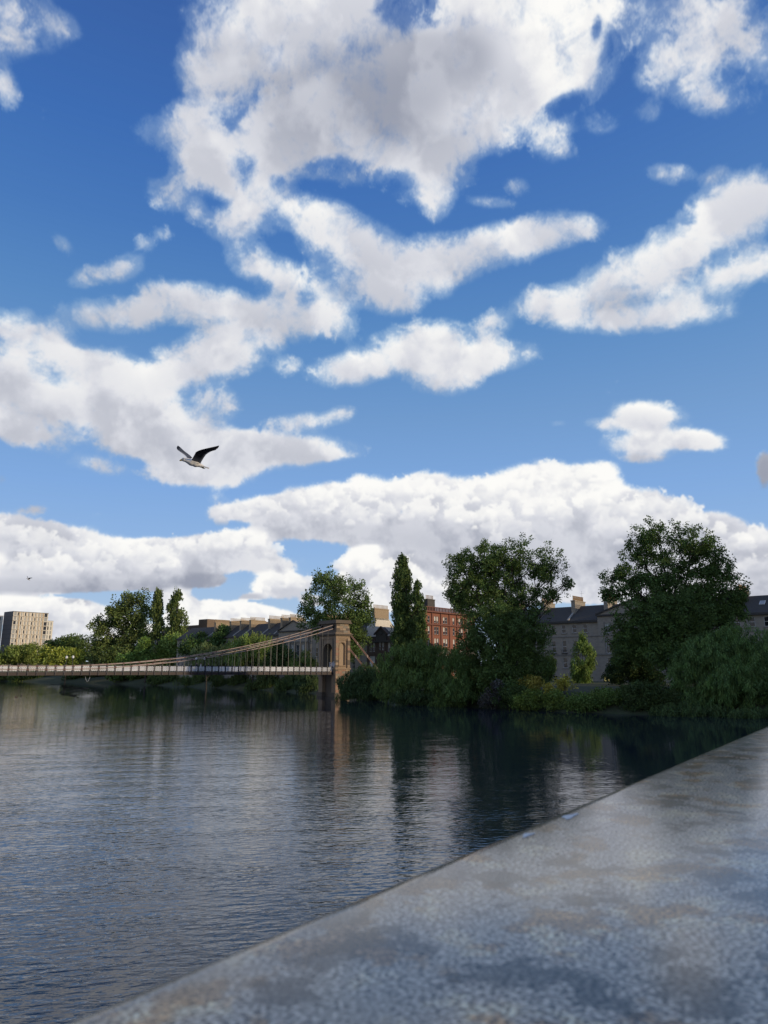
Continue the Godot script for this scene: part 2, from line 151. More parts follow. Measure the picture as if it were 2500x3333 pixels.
		[[-0.6,1.7,2.2,1.4,1], [1.2,1.9,1.8,1.4,1]]],
	["bank_bush", "dark low bush at the water below the round willow by the tower", "willow", 3.9, -116.0, [0.063, 0.099, 0.040], 1,
		[[-0.0,1.3,3.4,1.2,1], [3.4,1.0,2.9,1.1,1]]],
	["bank_bush", "low bank bush under the deck left of the cable loop", "broad", -161.1, -345.0, [0.110, 0.151, 0.046], 1,
		[[0.3,2.5,8.8,2.0,1], [-6.9,1.6,7.3,1.4,1]]],
	["bank_bush", "low bank bush under the leftmost deck panels", "broad", -179.7, -350.0, [0.132, 0.168, 0.049], 1,
		[[3.3,3.0,7.4,2.0,1], [-4.1,2.4,7.4,1.7,1]]],
	["bank_bush", "low bank bush under the deck just right of the cable loop", "broad", -135.2, -325.0, [0.088, 0.130, 0.046], 1,
		[[1.7,1.8,8.3,1.9,1], [8.6,1.6,6.9,1.6,1]]],
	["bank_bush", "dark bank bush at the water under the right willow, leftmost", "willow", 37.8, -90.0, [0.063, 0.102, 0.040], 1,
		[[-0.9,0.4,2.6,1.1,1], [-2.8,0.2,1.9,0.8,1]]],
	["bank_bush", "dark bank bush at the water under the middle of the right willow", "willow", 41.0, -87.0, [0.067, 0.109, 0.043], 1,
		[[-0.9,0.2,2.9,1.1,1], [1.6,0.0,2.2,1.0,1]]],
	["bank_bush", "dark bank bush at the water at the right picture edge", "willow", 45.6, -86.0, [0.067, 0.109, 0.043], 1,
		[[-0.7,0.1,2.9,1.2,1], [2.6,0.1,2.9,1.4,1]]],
]
const TERRACE := Vector3(38.5, 0, -165.0)
const TERRACE_ALONG := Vector3(0.76604, 0, 0.64279)
const TERRACE_OUT := Vector3(-0.64279, 0, 0.76604)
const BRIDGE := Vector3(-12.19, 0, -154.43)
const BRIDGE_TURN := 39.4
const PARAPET := Vector3(-0.2212, 5.384, -0.533)
const PARAPET_TURN := 54.35
const GULL := Vector3(-3.75, 9.55, -13.2)
const GROUPS := {"broadleaf_tree": "broad-leaved trees on the banks", "poplar_tree": "poplars on the banks", "willow_tree": "willows on the river bank", "leafy_bush": "bushes behind the bridge and terrace", "bank_bush": "bushes along the water's edge", "flowering_shrub": "yellow-leaved shrubs on the bank"}



func _ready() -> void:
	var t0 := Time.get_ticks_msec()
	# camera: a phone held just above the parapet, tilted up
	var cam := Camera3D.new()
	cam.name = "camera"
	var lens := CameraAttributesPhysical.new()
	lens.frustum_focal_length = FOCAL
	lens.frustum_near = 0.05
	lens.frustum_far = 5000.0
	lens.frustum_focus_distance = 60.0
	lens.exposure_aperture = FOCAL / 3.6
	cam.attributes = lens
	cam.position = Vector3(0, 5.6, 0)
	cam.rotation_degrees.x = 12.538
	add_child(cam)
	cam.current = true
	# sky and sun
	var env := Environment.new()
	env.background_mode = Environment.BG_SKY
	env.tonemap_mode = Environment.TONE_MAPPER_LINEAR
	env.tonemap_exposure = 1.0
	env.sdfgi_enabled = true
	env.ssao_enabled = true
	env.ssil_enabled = true
	var sky := Sky.new()
	var pano := PanoramaSkyMaterial.new()
	pano.panorama = ImageTexture.create_from_image(make_sky())
	sky.sky_material = pano
	env.sky = sky
	var around := WorldEnvironment.new()
	around.environment = env
	add_child(around)
	var sun := DirectionalLight3D.new()
	sun.name = "sun"
	var el := deg_to_rad(15.0)
	var az := deg_to_rad(24.0)
	var toward := Vector3(cos(el) * cos(az), sin(el), cos(el) * sin(az))
	sun.basis = Basis.looking_at(-toward)
	sun.light_color = Color(1.0, 0.90, 0.75)
	sun.light_energy = 0.95
	sun.light_angular_distance = 0.5
	sun.shadow_enabled = true
	add_child(sun)
	print("sky ", Time.get_ticks_msec() - t0, " fov ", cam.fov)
	materials()
	print("materials ", Time.get_ticks_msec() - t0)
	# setting
	bank(SOUTH, 1.0, [[-2600, -440], [-2600, -2600], [2600, -2600], [2600, 80], [160, 20]], "ground")
	bank(NORTH, -1.0, [[-2600, -324], [-2600, 2600], [-60, 2600], [-60, 200]], "ground")
	var rip := ripples()
	var near := [[-900, 60], [-400, 60], [-150, 60], [-100, 60], [-60, 60], [-30, 60], [-10, 60], [5, 60], [15, 60], [40, 60], [200, 60]]
	var edge := [[-900, -240], [-400, -240], [-126, -238], [-92, -226], [-60, -140], [-30, -114], [-11, -96], [2.5, -74], [9, -52], [13, -34], [80, -20]]
	var deep := [[-900, -300], [-400, -300], [-150, -292], [-128, -282], [-70, -160], [-36, -134], [-13, -114], [3.5, -88], [12, -64], [18, -46], [120, -60]]
	var back := [[-2500, -2500], [-1500, -2500], [-1000, -2500], [-700, -2500], [-400, -2500], [-200, -2500], [0, -2500], [200, -2500], [500, -2500], [1000, -2500], [2500, -1200]]
	var reach := [[-900, -90], [-400, -90], [-90, -92], [-62, -92], [-44, -88], [-24, -80], [-9, -66], [3, -46], [9, -34], [14, -22], [90, 0]]
	var lines := [lane(near, 1)]
	for q in [0.58, 0.70, 0.80, 0.90, 1.0]:
		var mid := []
		for j in near.size():
			mid.append([lerpf(near[j][0], reach[j][0], q), lerpf(near[j][1], reach[j][1], q)])
		lines.append(lane(mid, 2))
	for k in 5:
		var mid := []
		for j in edge.size():
			mid.append([lerpf(edge[j][0], deep[j][0], k * 0.25), lerpf(edge[j][1], deep[j][1], k * 0.25)])
		lines.append(lane(mid, 3))
	lines.append(lane(back, 9))
	var rough := [0.78, 0.58, 0.44, 0.34, 0.28, 0.24, 0.20, 0.16, 0.12, 0.08, 0.05]
	for k in lines.size() - 1:
		water_sheet(lines[k], lines[k + 1], water_material(rip, rough[k]))
	print("land ", Time.get_ticks_msec() - t0)
	# things, from the largest
	terrace_west()
	terrace_east()
	sandstone_house()
	red_building()
	brown_building()
	office_blocks()
	warehouse()
	bridge()
	bridge_tower()
	graffiti()
	print("built ", Time.get_ticks_msec() - t0)
	for k in TREES.size():
		make_tree(TREES[k], k)
	print("trees ", Time.get_ticks_msec() - t0, " sprigs ", total_sprigs)
	parapet()
	var turn := Basis(Vector3.UP, deg_to_rad(BRIDGE_TURN))
	for q in [[29.0, 1, "bridge lamp on the near railing right of the three people"], [29.0, -1, "bridge lamp on the far railing, just right of the three people"], [52.5, 1, "bridge lamp on the near railing above the yellow-green bushes"], [52.5, -1, "bridge lamp on the far railing above the yellow-green bushes"]]:
		lamp_post(q[2], BRIDGE + turn * Vector3(-q[0], deck_y(q[0]), q[1] * (HALF - 0.35)))
	var walk := deg_to_rad(BRIDGE_TURN)
	person("person in dark jacket, leftmost of three on the bridge", BRIDGE + turn * Vector3(-29.9, deck_y(29.9) - 0.03, 0.5), walk - PI / 2, Color(0.02, 0.02, 0.03), Color(0.03, 0.03, 0.04), Color(0.30, 0.26, 0.22), 1.68, 0.0)
	person("person in white top, middle of three on the bridge", BRIDGE + turn * Vector3(-29.3, deck_y(29.3) - 0.03, 0.9), walk - PI / 2, Color(0.55, 0.55, 0.55), Color(0.05, 0.06, 0.09), Color(0.16, 0.12, 0.09), 1.62, 0.06)
	person("person in black, rightmost of three on the bridge", BRIDGE + turn * Vector3(-27.6, deck_y(27.6) - 0.03, 0.6), walk + PI / 2, Color(0.025, 0.025, 0.03), Color(0.02, 0.02, 0.02), Color(0.25, 0.18, 0.12), 1.6, 0.0)
	gull()
	for q in [["leftmost floating duck on the bright water", -83.0, -157.0, 0.4], ["upper right floating duck of the far group", -78.0, -157.0, 2.6], ["middle floating duck of the far group", -76.2, -151.0, 0.9], ["lowest floating duck of the far group", -74.4, -147.8, 3.3]]:
		duck(q[0], Vector3(q[1], 0.0, q[2]), q[3], 0.0)
	print("done ", Time.get_ticks_msec() - t0)


func materials() -> void:
	M.turf = mottled(1, 14.0, [[0.022, 0.034, 0.012], [0.040, 0.056, 0.020], [0.060, 0.058, 0.030]], 0.95, 0.02)
	M.bark = mottled(2, 1.6, [[0.030, 0.026, 0.022], [0.075, 0.064, 0.052]], 0.95, 0.03)
	M.grey_stone = mottled(3, 9.0, [[0.23, 0.205, 0.175], [0.29, 0.258, 0.220], [0.33, 0.285, 0.230], [0.27, 0.240, 0.205]], 0.9, 0.014)
	M.sill_stone = mottled(4, 5.0, [[0.16, 0.15, 0.135], [0.26, 0.245, 0.22]], 0.9, 0.02)
	M.dark_stone = mottled(5, 4.0, [[0.045, 0.042, 0.040], [0.085, 0.078, 0.070]], 0.9, 0.02)
	M.brown_stone = mottled(6, 5.0, [[0.065, 0.045, 0.034], [0.12, 0.082, 0.060]], 0.9, 0.02)
	M.brick = mottled(7, 3.5, [[0.19, 0.072, 0.046], [0.27, 0.110, 0.070]], 0.9, 0.03)
	M.red_stone = mottled(8, 3.0, [[0.13, 0.055, 0.042], [0.19, 0.085, 0.064]], 0.9, 0.02)
	M.slate = mottled(9, 5.0, [[0.034, 0.032, 0.031], [0.064, 0.060, 0.056], [0.052, 0.048, 0.044]], 0.92, 0.03)
	M.stack = mottled(10, 4.0, [[0.20, 0.17, 0.13], [0.36, 0.32, 0.26]], 0.9, 0.02)
	M.stack_warm = mottled(10, 4.0, [[0.24, 0.18, 0.12], [0.38, 0.30, 0.20]], 0.9, 0.02)
	M.skew = mottled(11, 3.0, [[0.26, 0.25, 0.23], [0.40, 0.38, 0.35]], 0.9, 0.02)
	M.render_white = mottled(12, 6.0, [[0.58, 0.55, 0.48], [0.70, 0.67, 0.60]], 0.9, 0.015)
	M.pot = plain(0.36, 0.24, 0.13, 0.8)
	M.pot_pale = plain(0.46, 0.34, 0.20, 0.8)
	M.sand = mottled(13, 2.6, [[0.17, 0.118, 0.078], [0.28, 0.205, 0.140], [0.35, 0.265, 0.18]], 0.9, 0.02)
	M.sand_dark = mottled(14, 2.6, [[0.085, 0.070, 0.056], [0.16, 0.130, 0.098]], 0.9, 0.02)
	M.sand_light = mottled(15, 2.6, [[0.27, 0.20, 0.135], [0.38, 0.29, 0.20]], 0.9, 0.02)
	M.sand_rose = mottled(16, 2.6, [[0.24, 0.135, 0.092], [0.36, 0.215, 0.150]], 0.9, 0.02)
	M.sand_grey = mottled(17, 2.6, [[0.17, 0.15, 0.12], [0.27, 0.235, 0.185]], 0.9, 0.02)
	M.hole_dark = plain(0.012, 0.011, 0.011, 0.95)
	M.white_paint = plain(0.70, 0.70, 0.68, 0.5)
	M.blind = plain(0.50, 0.49, 0.46, 0.8)
	M.glass = plain(0.012, 0.014, 0.018, 0.06)
	M.grey_glass = plain(0.26, 0.27, 0.27, 0.2)
	M.sky_pane = plain(0.30, 0.32, 0.34, 0.1)
	M.lit_blind = plain(0.5, 0.42, 0.16, 0.8)
	M.lit_blind.emission_enabled = true
	M.lit_blind.emission = lin(0.42, 0.34, 0.10)
	M.lit_blind.emission_energy_multiplier = 0.6
	M.iron = plain(0.02, 0.02, 0.024, 0.6)
	M.iron_navy = plain(0.016, 0.018, 0.032, 0.5)
	M.iron_red = plain(0.022, 0.011, 0.012, 0.6)
	M.white_iron = plain(0.60, 0.63, 0.69, 0.5)
	M.chain = mottled(18, 2.0, [[0.22, 0.165, 0.15], [0.36, 0.29, 0.27]], 0.6, 0.03)
	M.chain_red = mottled(19, 2.0, [[0.08, 0.036, 0.032], [0.15, 0.075, 0.065]], 0.6, 0.03)
	M.hanger = plain(0.24, 0.23, 0.19, 0.6)
	M.deck = plain(0.08, 0.075, 0.07, 0.9)
	M.dark_wood = plain(0.03, 0.018, 0.014, 0.6)
	M.lamp_glass = plain(0.72, 0.74, 0.76, 0.3)
	M.spray = plain(0.55, 0.56, 0.62, 0.7)
	M.brown_metal = mottled(20, 6.0, [[0.12, 0.082, 0.055], [0.16, 0.112, 0.075]], 0.7, 0.02)
	M.brown_lit = mottled(20, 6.0, [[0.17, 0.125, 0.085], [0.22, 0.16, 0.11]], 0.7, 0.02)  # lighter copy of brown_metal, sunlight painted into the colour
	M.brown_dark = plain(0.055, 0.042, 0.034, 0.7)
	M.pale_wall = plain(0.30, 0.31, 0.33, 0.8)
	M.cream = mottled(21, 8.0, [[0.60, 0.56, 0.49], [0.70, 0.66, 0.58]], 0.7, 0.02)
	M.cream_pale = mottled(22, 8.0, [[0.56, 0.54, 0.48], [0.66, 0.63, 0.56]], 0.7, 0.02)
	M.tan_fin = plain(0.48, 0.36, 0.22, 0.6)
	M.dark_panel = plain(0.065, 0.065, 0.075, 0.6)
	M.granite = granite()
	M.granite_plain = mottled(24, 0.5, [[0.12, 0.12, 0.12], [0.30, 0.29, 0.28]], 0.7, 0.05)
	M.paving = mottled(25, 3.0, [[0.12, 0.12, 0.12], [0.2, 0.2, 0.19]], 0.9, 0.03)
	M.dropping = plain(0.70, 0.70, 0.68, 0.8)
	M.painted = plain(1, 1, 1, 0.7)
	M.painted.vertex_color_use_as_albedo = true
	for k in ["broad", "willow", "poplar"]:
		M["sprig_" + k] = sprig(k, 5)


# ---------------------------------------------------------------- sky
# Clouds are laid out by azimuth (degrees clockwise from -z) and elevation: [azimuth, elevation, radius across, radius along, turn, thickness, tone of the top, tone of the base].
func cloud_field(gw: int, gh: int, step: float, a0: float, e1: float) -> Array:
	var thick := PackedFloat32Array()
	var tone := PackedFloat32Array()
	var weight := PackedFloat32Array()
	thick.resize(gw * gh)
	tone.resize(gw * gh)
	weight.resize(gw * gh)
	for b in CLOUDS:
		var k: float = cos(deg_to_rad(b[1]))
		var ca := cos(deg_to_rad(b[4]))
		var sa := sin(deg_to_rad(b[4]))
		var reach: float = maxf(b[2], b[3])
		var x0 := maxi(0, int((b[0] - reach / k - a0) / step))
		var x1 := mini(gw - 1, int((b[0] + reach / k - a0) / step) + 1)
		var y0 := maxi(0, int((e1 - b[1] - reach) / step))
		var y1 := mini(gh - 1, int((e1 - b[1] + reach) / step) + 1)
		for y in range(y0, y1 + 1):
			var dy: float = e1 - y * step - b[1]
			for x in range(x0, x1 + 1):
				var dx: float = (a0 + x * step - b[0]) * k
				var p: float = (dx * ca + dy * sa) / b[2]
				var q: float = (-dx * sa + dy * ca) / b[3]
				var r := p * p + q * q
				if r < 1.0:
					var f: float = b[5] * (1.0 - r)
					var at := y * gw + x
					thick[at] = 1.0 - (1.0 - thick[at]) * (1.0 - minf(f, 0.97))
					var w: float = f * f * f / (b[2] * b[3] + 2.0)
					tone[at] += w * lerpf(b[7], b[6], clampf(q * 0.6 + 0.5, 0.0, 1.0))
					weight[at] += w
	for b in GAPS:
		var k: float = cos(deg_to_rad(b[1]))
		var ca := cos(deg_to_rad(b[4]))
		var sa := sin(deg_to_rad(b[4]))
		for y in gh:
			var dy: float = e1 - y * step - b[1]
			if absf(dy) > maxf(b[2], b[3]):
				continue
			for x in gw:
				var dx: float = (a0 + x * step - b[0]) * k
				var p: float = (dx * ca + dy * sa) / b[2]
				var q: float = (-dx * sa + dy * ca) / b[3]
				var r := p * p + q * q
				if r < 1.0:
					thick[y * gw + x] *= 1.0 - b[5] * (1.0 - r)
	for i in gw * gh:
		tone[i] = tone[i] / weight[i] if weight[i] > 1e-6 else 0.88
	var out := []
	for a in [thick, tone]:
		out.append(Image.create_from_data(gw, gh, false, Image.FORMAT_RF, a.to_byte_array()))
	return out


func air_color(el: float, az: float) -> Vector3:
	var t: Array = AIR
	var i := 0
	while i < t.size() - 2 and t[i + 1][0] < el:
		i += 1
	var k := clampf((el - t[i][0]) / (t[i + 1][0] - t[i][0]), 0.0, 1.0)
	var c: Vector3 = t[i][1].lerp(t[i + 1][1], k)
	return c


func make_noise(seed_: int, freq: float, octaves: int, gain: float, warp: float) -> FastNoiseLite:
	var n := FastNoiseLite.new()
	n.seed = seed_
	n.noise_type = FastNoiseLite.TYPE_SIMPLEX_SMOOTH
	n.frequency = freq
	n.fractal_type = FastNoiseLite.FRACTAL_FBM
	n.fractal_octaves = octaves
	n.fractal_gain = gain
	if warp > 0.0:
		n.domain_warp_enabled = true
		n.domain_warp_type = FastNoiseLite.DOMAIN_WARP_SIMPLEX
		n.domain_warp_amplitude = warp
		n.domain_warp_frequency = freq * 1.4
		n.domain_warp_fractal_type = FastNoiseLite.DOMAIN_WARP_FRACTAL_PROGRESSIVE
		n.domain_warp_fractal_octaves = 3
	return n


# One patch of sky: columns from azimuth a0, rows down from elevation e1, step degrees a pixel. The blob field covers the part that the photograph shows; noise of the same kind goes on beyond it.
func sky_patch(w: int, h: int, step: float, a0: float, e1: float, field: Array, fa0: float, fe1: float, fstep: float) -> Image:
	var thick: Image = field[0]
	var tone: Image = field[1]
	var fw := thick.get_width()
	var fh := thick.get_height()
	var td := thick.get_data().to_float32_array()
	var tn := tone.get_data().to_float32_array()
	var big := make_noise(11, 8.0, 7, 0.63, 0.05)
	var small := make_noise(23, 24.0, 5, 0.6, 0.012)
	var puff := make_noise(31, 11.0, 4, 0.42, 0.03)
	puff.fractal_type = FastNoiseLite.FRACTAL_RIDGED
	var fold := make_noise(47, 7.0, 3, 0.45, 0.03)
	var wide := make_noise(37, 1.7, 3, 0.5, 0.0)
	var bytes := PackedByteArray()
	bytes.resize(w * h * 3)
	var toward := Vector3(0.010, 0.016, 0.004)
	for y in h:
		var el := e1 - (y + 0.5) * step
		if el < -1.0:
			break
		var se := sin(deg_to_rad(el))
		var ce := cos(deg_to_rad(el))
		var air := air_color(el, 0.0)
		var low := clampf(1.0 - (el - 6.0) / 22.0, 0.0, 1.0)
		var fy := (fe1 - el) / fstep
		for x in w:
			var az := a0 + (x + 0.5) * step
			var r := deg_to_rad(az)
			var d := Vector3(ce * sin(r), se, -ce * cos(r))
			var m := 1.0 - clampf((absf(az) - 31.5) / 7.0, 0.0, 1.0)
			m *= 1.0 - clampf((el - 50.0) / 5.0, 0.0, 1.0)
			m = m * m * (3.0 - 2.0 * m)
			var v := 0.0
			var t := 0.88
			if m > 0.0:
				var fx := clampf((az - fa0) / fstep, 0.0, fw - 1.01)
				var gy := clampf(fy, 0.0, fh - 1.01)
				var ix := int(fx)
				var iy := int(gy)
				var ux := fx - ix
				var uy := gy - iy
				var at := iy * fw + ix
				v = (td[at] * (1.0 - ux) + td[at + 1] * ux) * (1.0 - uy) + (td[at + fw] * (1.0 - ux) + td[at + fw + 1] * ux) * uy
				t = (tn[at] * (1.0 - ux) + tn[at + 1] * ux) * (1.0 - uy) + (tn[at + fw] * (1.0 - ux) + tn[at + fw + 1] * ux) * uy
			if m < 1.0:
				var o := clampf(0.42 + 0.95 * wide.get_noise_3dv(d) + 0.35 * low, 0.0, 0.97)
				v = lerpf(o, v, m)
				t = lerpf(0.88 - 0.18 * clampf(o - 0.5, 0.0, 0.5) * 2.0, t, m)
			var n := big.get_noise_3dv(d) * (1.0 - 0.5 * low) + small.get_noise_3dv(d) * (0.44 - 0.16 * low)
			var pf := 0.0
			if low > 0.0:
				pf = -puff.get_noise_3dv(d)
				n += low * 0.30 * pf
			var body := v * 1.2 + 1.1 * n * (1.0 - 0.5 * v) - 0.29
			if v < 0.05:
				body -= (0.05 - v) * 6.0
			var soft := lerpf(0.86, 0.26, low)
			var a := clampf(body / soft, 0.0, 1.0)
			a = a * a * (3.0 - 2.0 * a)
			a = maxf(a, (0.28 - 0.16 * low) * smoothstep(-0.22, 0.3, body) * smoothstep(0.03, 0.4, v))
			var c := air.lerp(Vector3(150, 182, 214), 0.17 * pow(maxf(0.0, cos(r - 1.4)), 1.5) * (1.0 - low * 0.5))
			var clear := c
			if a > 0.0:
				var g := fold.get_noise_3dv(d) - fold.get_noise_3dv(d + toward * 2.2)
				var relief := clampf(g * 0.3, -0.08, 0.08) + 0.05 * n
				if low > 0.0:
					relief = lerpf(relief, clampf((pf + puff.get_noise_3dv(d + toward * 1.6)) * 0.16 + g * 0.35, -0.14, 0.10), low)
				var lit := t + relief + 0.06 - 0.12 * clampf(body - 0.45, 0.0, 0.6)
				lit = clampf(lit, 0.0, 1.12)
				var cc: Vector3
				if lit < 0.5:
					cc = TONE[0].lerp(TONE[1], lit / 0.5)
				elif lit < 0.85:
					cc = TONE[1].lerp(TONE[2], (lit - 0.5) / 0.35)
				else:
					cc = TONE[2].lerp(TONE[3], minf(1.0, (lit - 0.85) / 0.2))
				c = clear.lerp(cc, a)
			var o3 := (y * w + x) * 3
			bytes[o3] = clampi(int(c.x), 0, 255)
			bytes[o3 + 1] = clampi(int(c.y), 0, 255)
			bytes[o3 + 2] = clampi(int(c.z), 0, 255)
	if step < 0.2:
		heads(bytes, w, h, step, a0, e1, small)
	return Image.create_from_data(w, h, false, Image.FORMAT_RGB8, bytes)


# cauliflower heads of the far cumulus, lit from the upper right, each before the one above it: [azimuth, elevation, radius, tone]
func heads(bytes: PackedByteArray, w: int, h: int, step: float, a0: float, e1: float, edge: FastNoiseLite) -> void:
	var r := RandomNumberGenerator.new()
	r.seed = 6
	var list := []
	for c in CRESTS:
		list.append([c[0], c[1] - c[2] * 0.4, c[2] * r.randf_range(1.0, 1.55), c[3]])
		for k in 3:
			var size: float = c[2] * (0.35 + 0.9 * pow(r.randf(), 1.6))
			list.append([c[0] + r.randf_range(-1.0, 1.0) * c[2] * 1.5, c[1] - c[2] * r.randf_range(0.2, 1.5), size, c[3] - r.randf_range(0.02, 0.16)])
	list.sort_custom(func(p, q): return p[1] + p[2] > q[1] + q[2])
	for c in list:
		var x0 := maxi(0, int((c[0] - c[2] * 1.2 - a0) / step))
		var x1 := mini(w - 1, int((c[0] + c[2] * 1.2 - a0) / step))
		var y0 := maxi(0, int((e1 - c[1] - c[2] * 1.2) / step))
		var y1 := mini(h - 1, int((e1 - c[1] + c[2] * 1.2) / step))
		for y in range(y0, y1 + 1):
			var el := e1 - (y + 0.5) * step
			var se := sin(deg_to_rad(el))
			var ce := cos(deg_to_rad(el))
			var dy: float = (el - c[1]) / c[2]
			for x in range(x0, x1 + 1):
				var az := a0 + (x + 0.5) * step
				var dx: float = (az - c[0]) / c[2]
				var t := deg_to_rad(az)
				var n := edge.get_noise_3d(ce * sin(t) * 2.2, se * 2.2, -ce * cos(t) * 2.2)
				var rad := sqrt(dx * dx * 0.85 + dy * dy) * (1.0 - 0.8 * n)
				if rad > 1.0:
					continue
				var a := clampf((1.0 - rad) / 0.22, 0.0, 1.0) * clampf((dy + 0.75) / 0.9, 0.0, 1.0)
				a = a * a * (3.0 - 2.0 * a) * 0.8
				var lit: float = c[3] + 0.05 * clampf(dy * 0.8 + dx * 0.4, -1.0, 1.0) - 0.20 * clampf(0.2 - dy, 0.0, 1.0) + 0.10 * n
				lit = clampf(lit, 0.0, 1.12)
				var cc: Vector3 = TONE[1].lerp(TONE[2], clampf((lit - 0.5) / 0.35, 0.0, 1.0)) if lit < 0.85 else TONE[2].lerp(TONE[3], minf(1.0, (lit - 0.85) / 0.2))
				var o := (y * w + x) * 3
				bytes[o] = int(lerpf(bytes[o], cc.x, a))
				bytes[o + 1] = int(lerpf(bytes[o + 1], cc.y, a))
				bytes[o + 2] = int(lerpf(bytes[o + 2], cc.z, a))


func make_sky() -> Image:
	var fstep := 0.25
	var field := cloud_field(320, 236, fstep, -40.0, 57.0)
	var all := sky_patch(720, 184, 0.5, 0.0, 90.0, field, -40.0, 57.0, fstep)
	# the coarse patch runs from azimuth 0 to 360; the window in the middle of it is drawn again, finer
	var lower := Image.create(720, 360, false, Image.FORMAT_RGB8)
	lower.fill(Color8(70, 76, 80))
	lower.blit_rect(all, Rect2i(0, 0, 720, 182), Vector2i.ZERO)
	lower.resize(4096, 2048, Image.INTERPOLATE_CUBIC)
	var step := 360.0 / 4096.0
	var half := 445
	var top := int((90.0 - 56.0) / step)
	var rows := 1030 - top
	var near := sky_patch(half * 2, rows, step, -half * step, 90.0 - top * step, field, -40.0, 57.0, fstep)
	lower.blit_rect(near, Rect2i(half, 0, half, rows), Vector2i(0, top))
	lower.blit_rect(near, Rect2i(0, 0, half, rows), Vector2i(4096 - half, top))
	return lower


# ---------------------------------------------------------------- mesh and node helpers
class Shape:
	var v := PackedVector3Array()
	var n := PackedVector3Array()
	var i := PackedInt32Array()
	var c := PackedColorArray()
	var uv := PackedVector2Array()
	var tint := Color.WHITE
	var tinted := false

	func quad(a: Vector3, b: Vector3, cc: Vector3, d: Vector3) -> void:  # counter-clockwise seen from outside
		var o := v.size()
		var m := (b - a).cross(d - a)
		if m.length_squared() < 1e-14:
			m = (cc - b).cross(d - b)
		m = m.normalized()
		for p in [a, b, cc, d]:
			v.append(p)
			n.append(m)
			c.append(tint)
		i.append_array(PackedInt32Array([o, o + 2, o + 1, o, o + 3, o + 2]))

	func tri(a: Vector3, b: Vector3, cc: Vector3) -> void:
		var o := v.size()
		var m := (b - a).cross(cc - a).normalized()
		for p in [a, b, cc]:
			v.append(p)
			n.append(m)
			c.append(tint)
		i.append_array(PackedInt32Array([o, o + 2, o + 1]))

	func box(at: Vector3, size: Vector3, turn := Basis.IDENTITY) -> Shape:
		var h := size * 0.5
		var p := []
		for k in 8:
			p.append(at + turn * Vector3(h.x if k & 1 else -h.x, h.y if k & 2 else -h.y, h.z if k & 4 else -h.z))
		quad(p[4], p[5], p[7], p[6])
		quad(p[1], p[0], p[2], p[3])
		quad(p[5], p[1], p[3], p[7])
		quad(p[0], p[4], p[6], p[2])
		quad(p[6], p[7], p[3], p[2])
		quad(p[0], p[1], p[5], p[4])
		return self

	func bar(a: Vector3, b: Vector3, w: float, h: float) -> Shape:
		var d := b - a
		var z := d.normalized()
		var x := Vector3.UP.cross(z)
		x = Vector3.RIGHT if x.length() < 1e-4 else x.normalized()
		return box((a + b) * 0.5, Vector3(w, h, d.length()), Basis(x, z.cross(x), z))

	func tube(pts: Array, radii: Array, sides := 7, cap := true) -> Shape:
		var ring := []
		var side := Vector3.RIGHT
		for k in pts.size():
			var d: Vector3 = (pts[mini(k + 1, pts.size() - 1)] - pts[maxi(k - 1, 0)]).normalized()
			var x := side - d * side.dot(d)
			if x.length() < 0.05:
				x = Vector3.FORWARD - d * Vector3.FORWARD.dot(d)
			x = x.normalized()
			side = x
			var y := d.cross(x)
			ring.append(v.size())
			for s in sides + 1:
				var a := TAU * s / sides
				var o := x * cos(a) + y * sin(a)
				v.append(pts[k] + o * radii[k])
				n.append(o)
				c.append(tint)
		for k in pts.size() - 1:
			for s in sides:
				var a: int = ring[k] + s
				var b: int = ring[k + 1] + s
				i.append_array(PackedInt32Array([a, b, a + 1, a + 1, b, b + 1]))
		if cap:
			var last: int = ring[-1]
			var m: Vector3 = (pts[-1] - pts[-2]).normalized()
			var o := v.size()
			v.append(pts[-1])
			n.append(m)
			c.append(tint)
			for s in sides:
				v.append(v[last + s])
				n.append(m)
				c.append(tint)
			for s in sides:
				i.append_array(PackedInt32Array([o, o + 1 + (s + 1) % sides, o + 1 + s]))
		return self

	# a wall in the plane z = 0 facing +z with rectangular openings [x, y, w, h] and their reveals
	func wall(x0: float, y0: float, x1: float, y1: float, openings: Array, reveal: float, z := 0.0) -> Shape:
		var xs := [x0, x1]
		var ys := [y0, y1]
		for o in openings:
			for q in [o[0], o[0] + o[2]]:
				if not xs.has(q):
					xs.append(q)
			for q in [o[1], o[1] + o[3]]:
				if not ys.has(q):
					ys.append(q)
		xs.sort()
		ys.sort()
		for a in xs.size() - 1:
			for b in ys.size() - 1:
				var mx: float = (xs[a] + xs[a + 1]) * 0.5
				var my: float = (ys[b] + ys[b + 1]) * 0.5
				var open := false
				for o in openings:
					if mx > o[0] and mx < o[0] + o[2] and my > o[1] and my < o[1] + o[3]:
						open = true
						break
				if not open:
					quad(Vector3(xs[a], ys[b], z), Vector3(xs[a + 1], ys[b], z), Vector3(xs[a + 1], ys[b + 1], z), Vector3(xs[a], ys[b + 1], z))
		for o in openings:
			var l: float = o[0]
			var r: float = o[0] + o[2]
			var bt: float = o[1]
			var tp: float = o[1] + o[3]
			var w := z - reveal
			quad(Vector3(l, bt, z), Vector3(l, tp, z), Vector3(l, tp, w), Vector3(l, bt, w))
			quad(Vector3(r, bt, w), Vector3(r, tp, w), Vector3(r, tp, z), Vector3(r, bt, z))
			quad(Vector3(l, bt, w), Vector3(r, bt, w), Vector3(r, bt, z), Vector3(l, bt, z))
			quad(Vector3(l, tp, z), Vector3(r, tp, z), Vector3(r, tp, w), Vector3(l, tp, w))
		return self

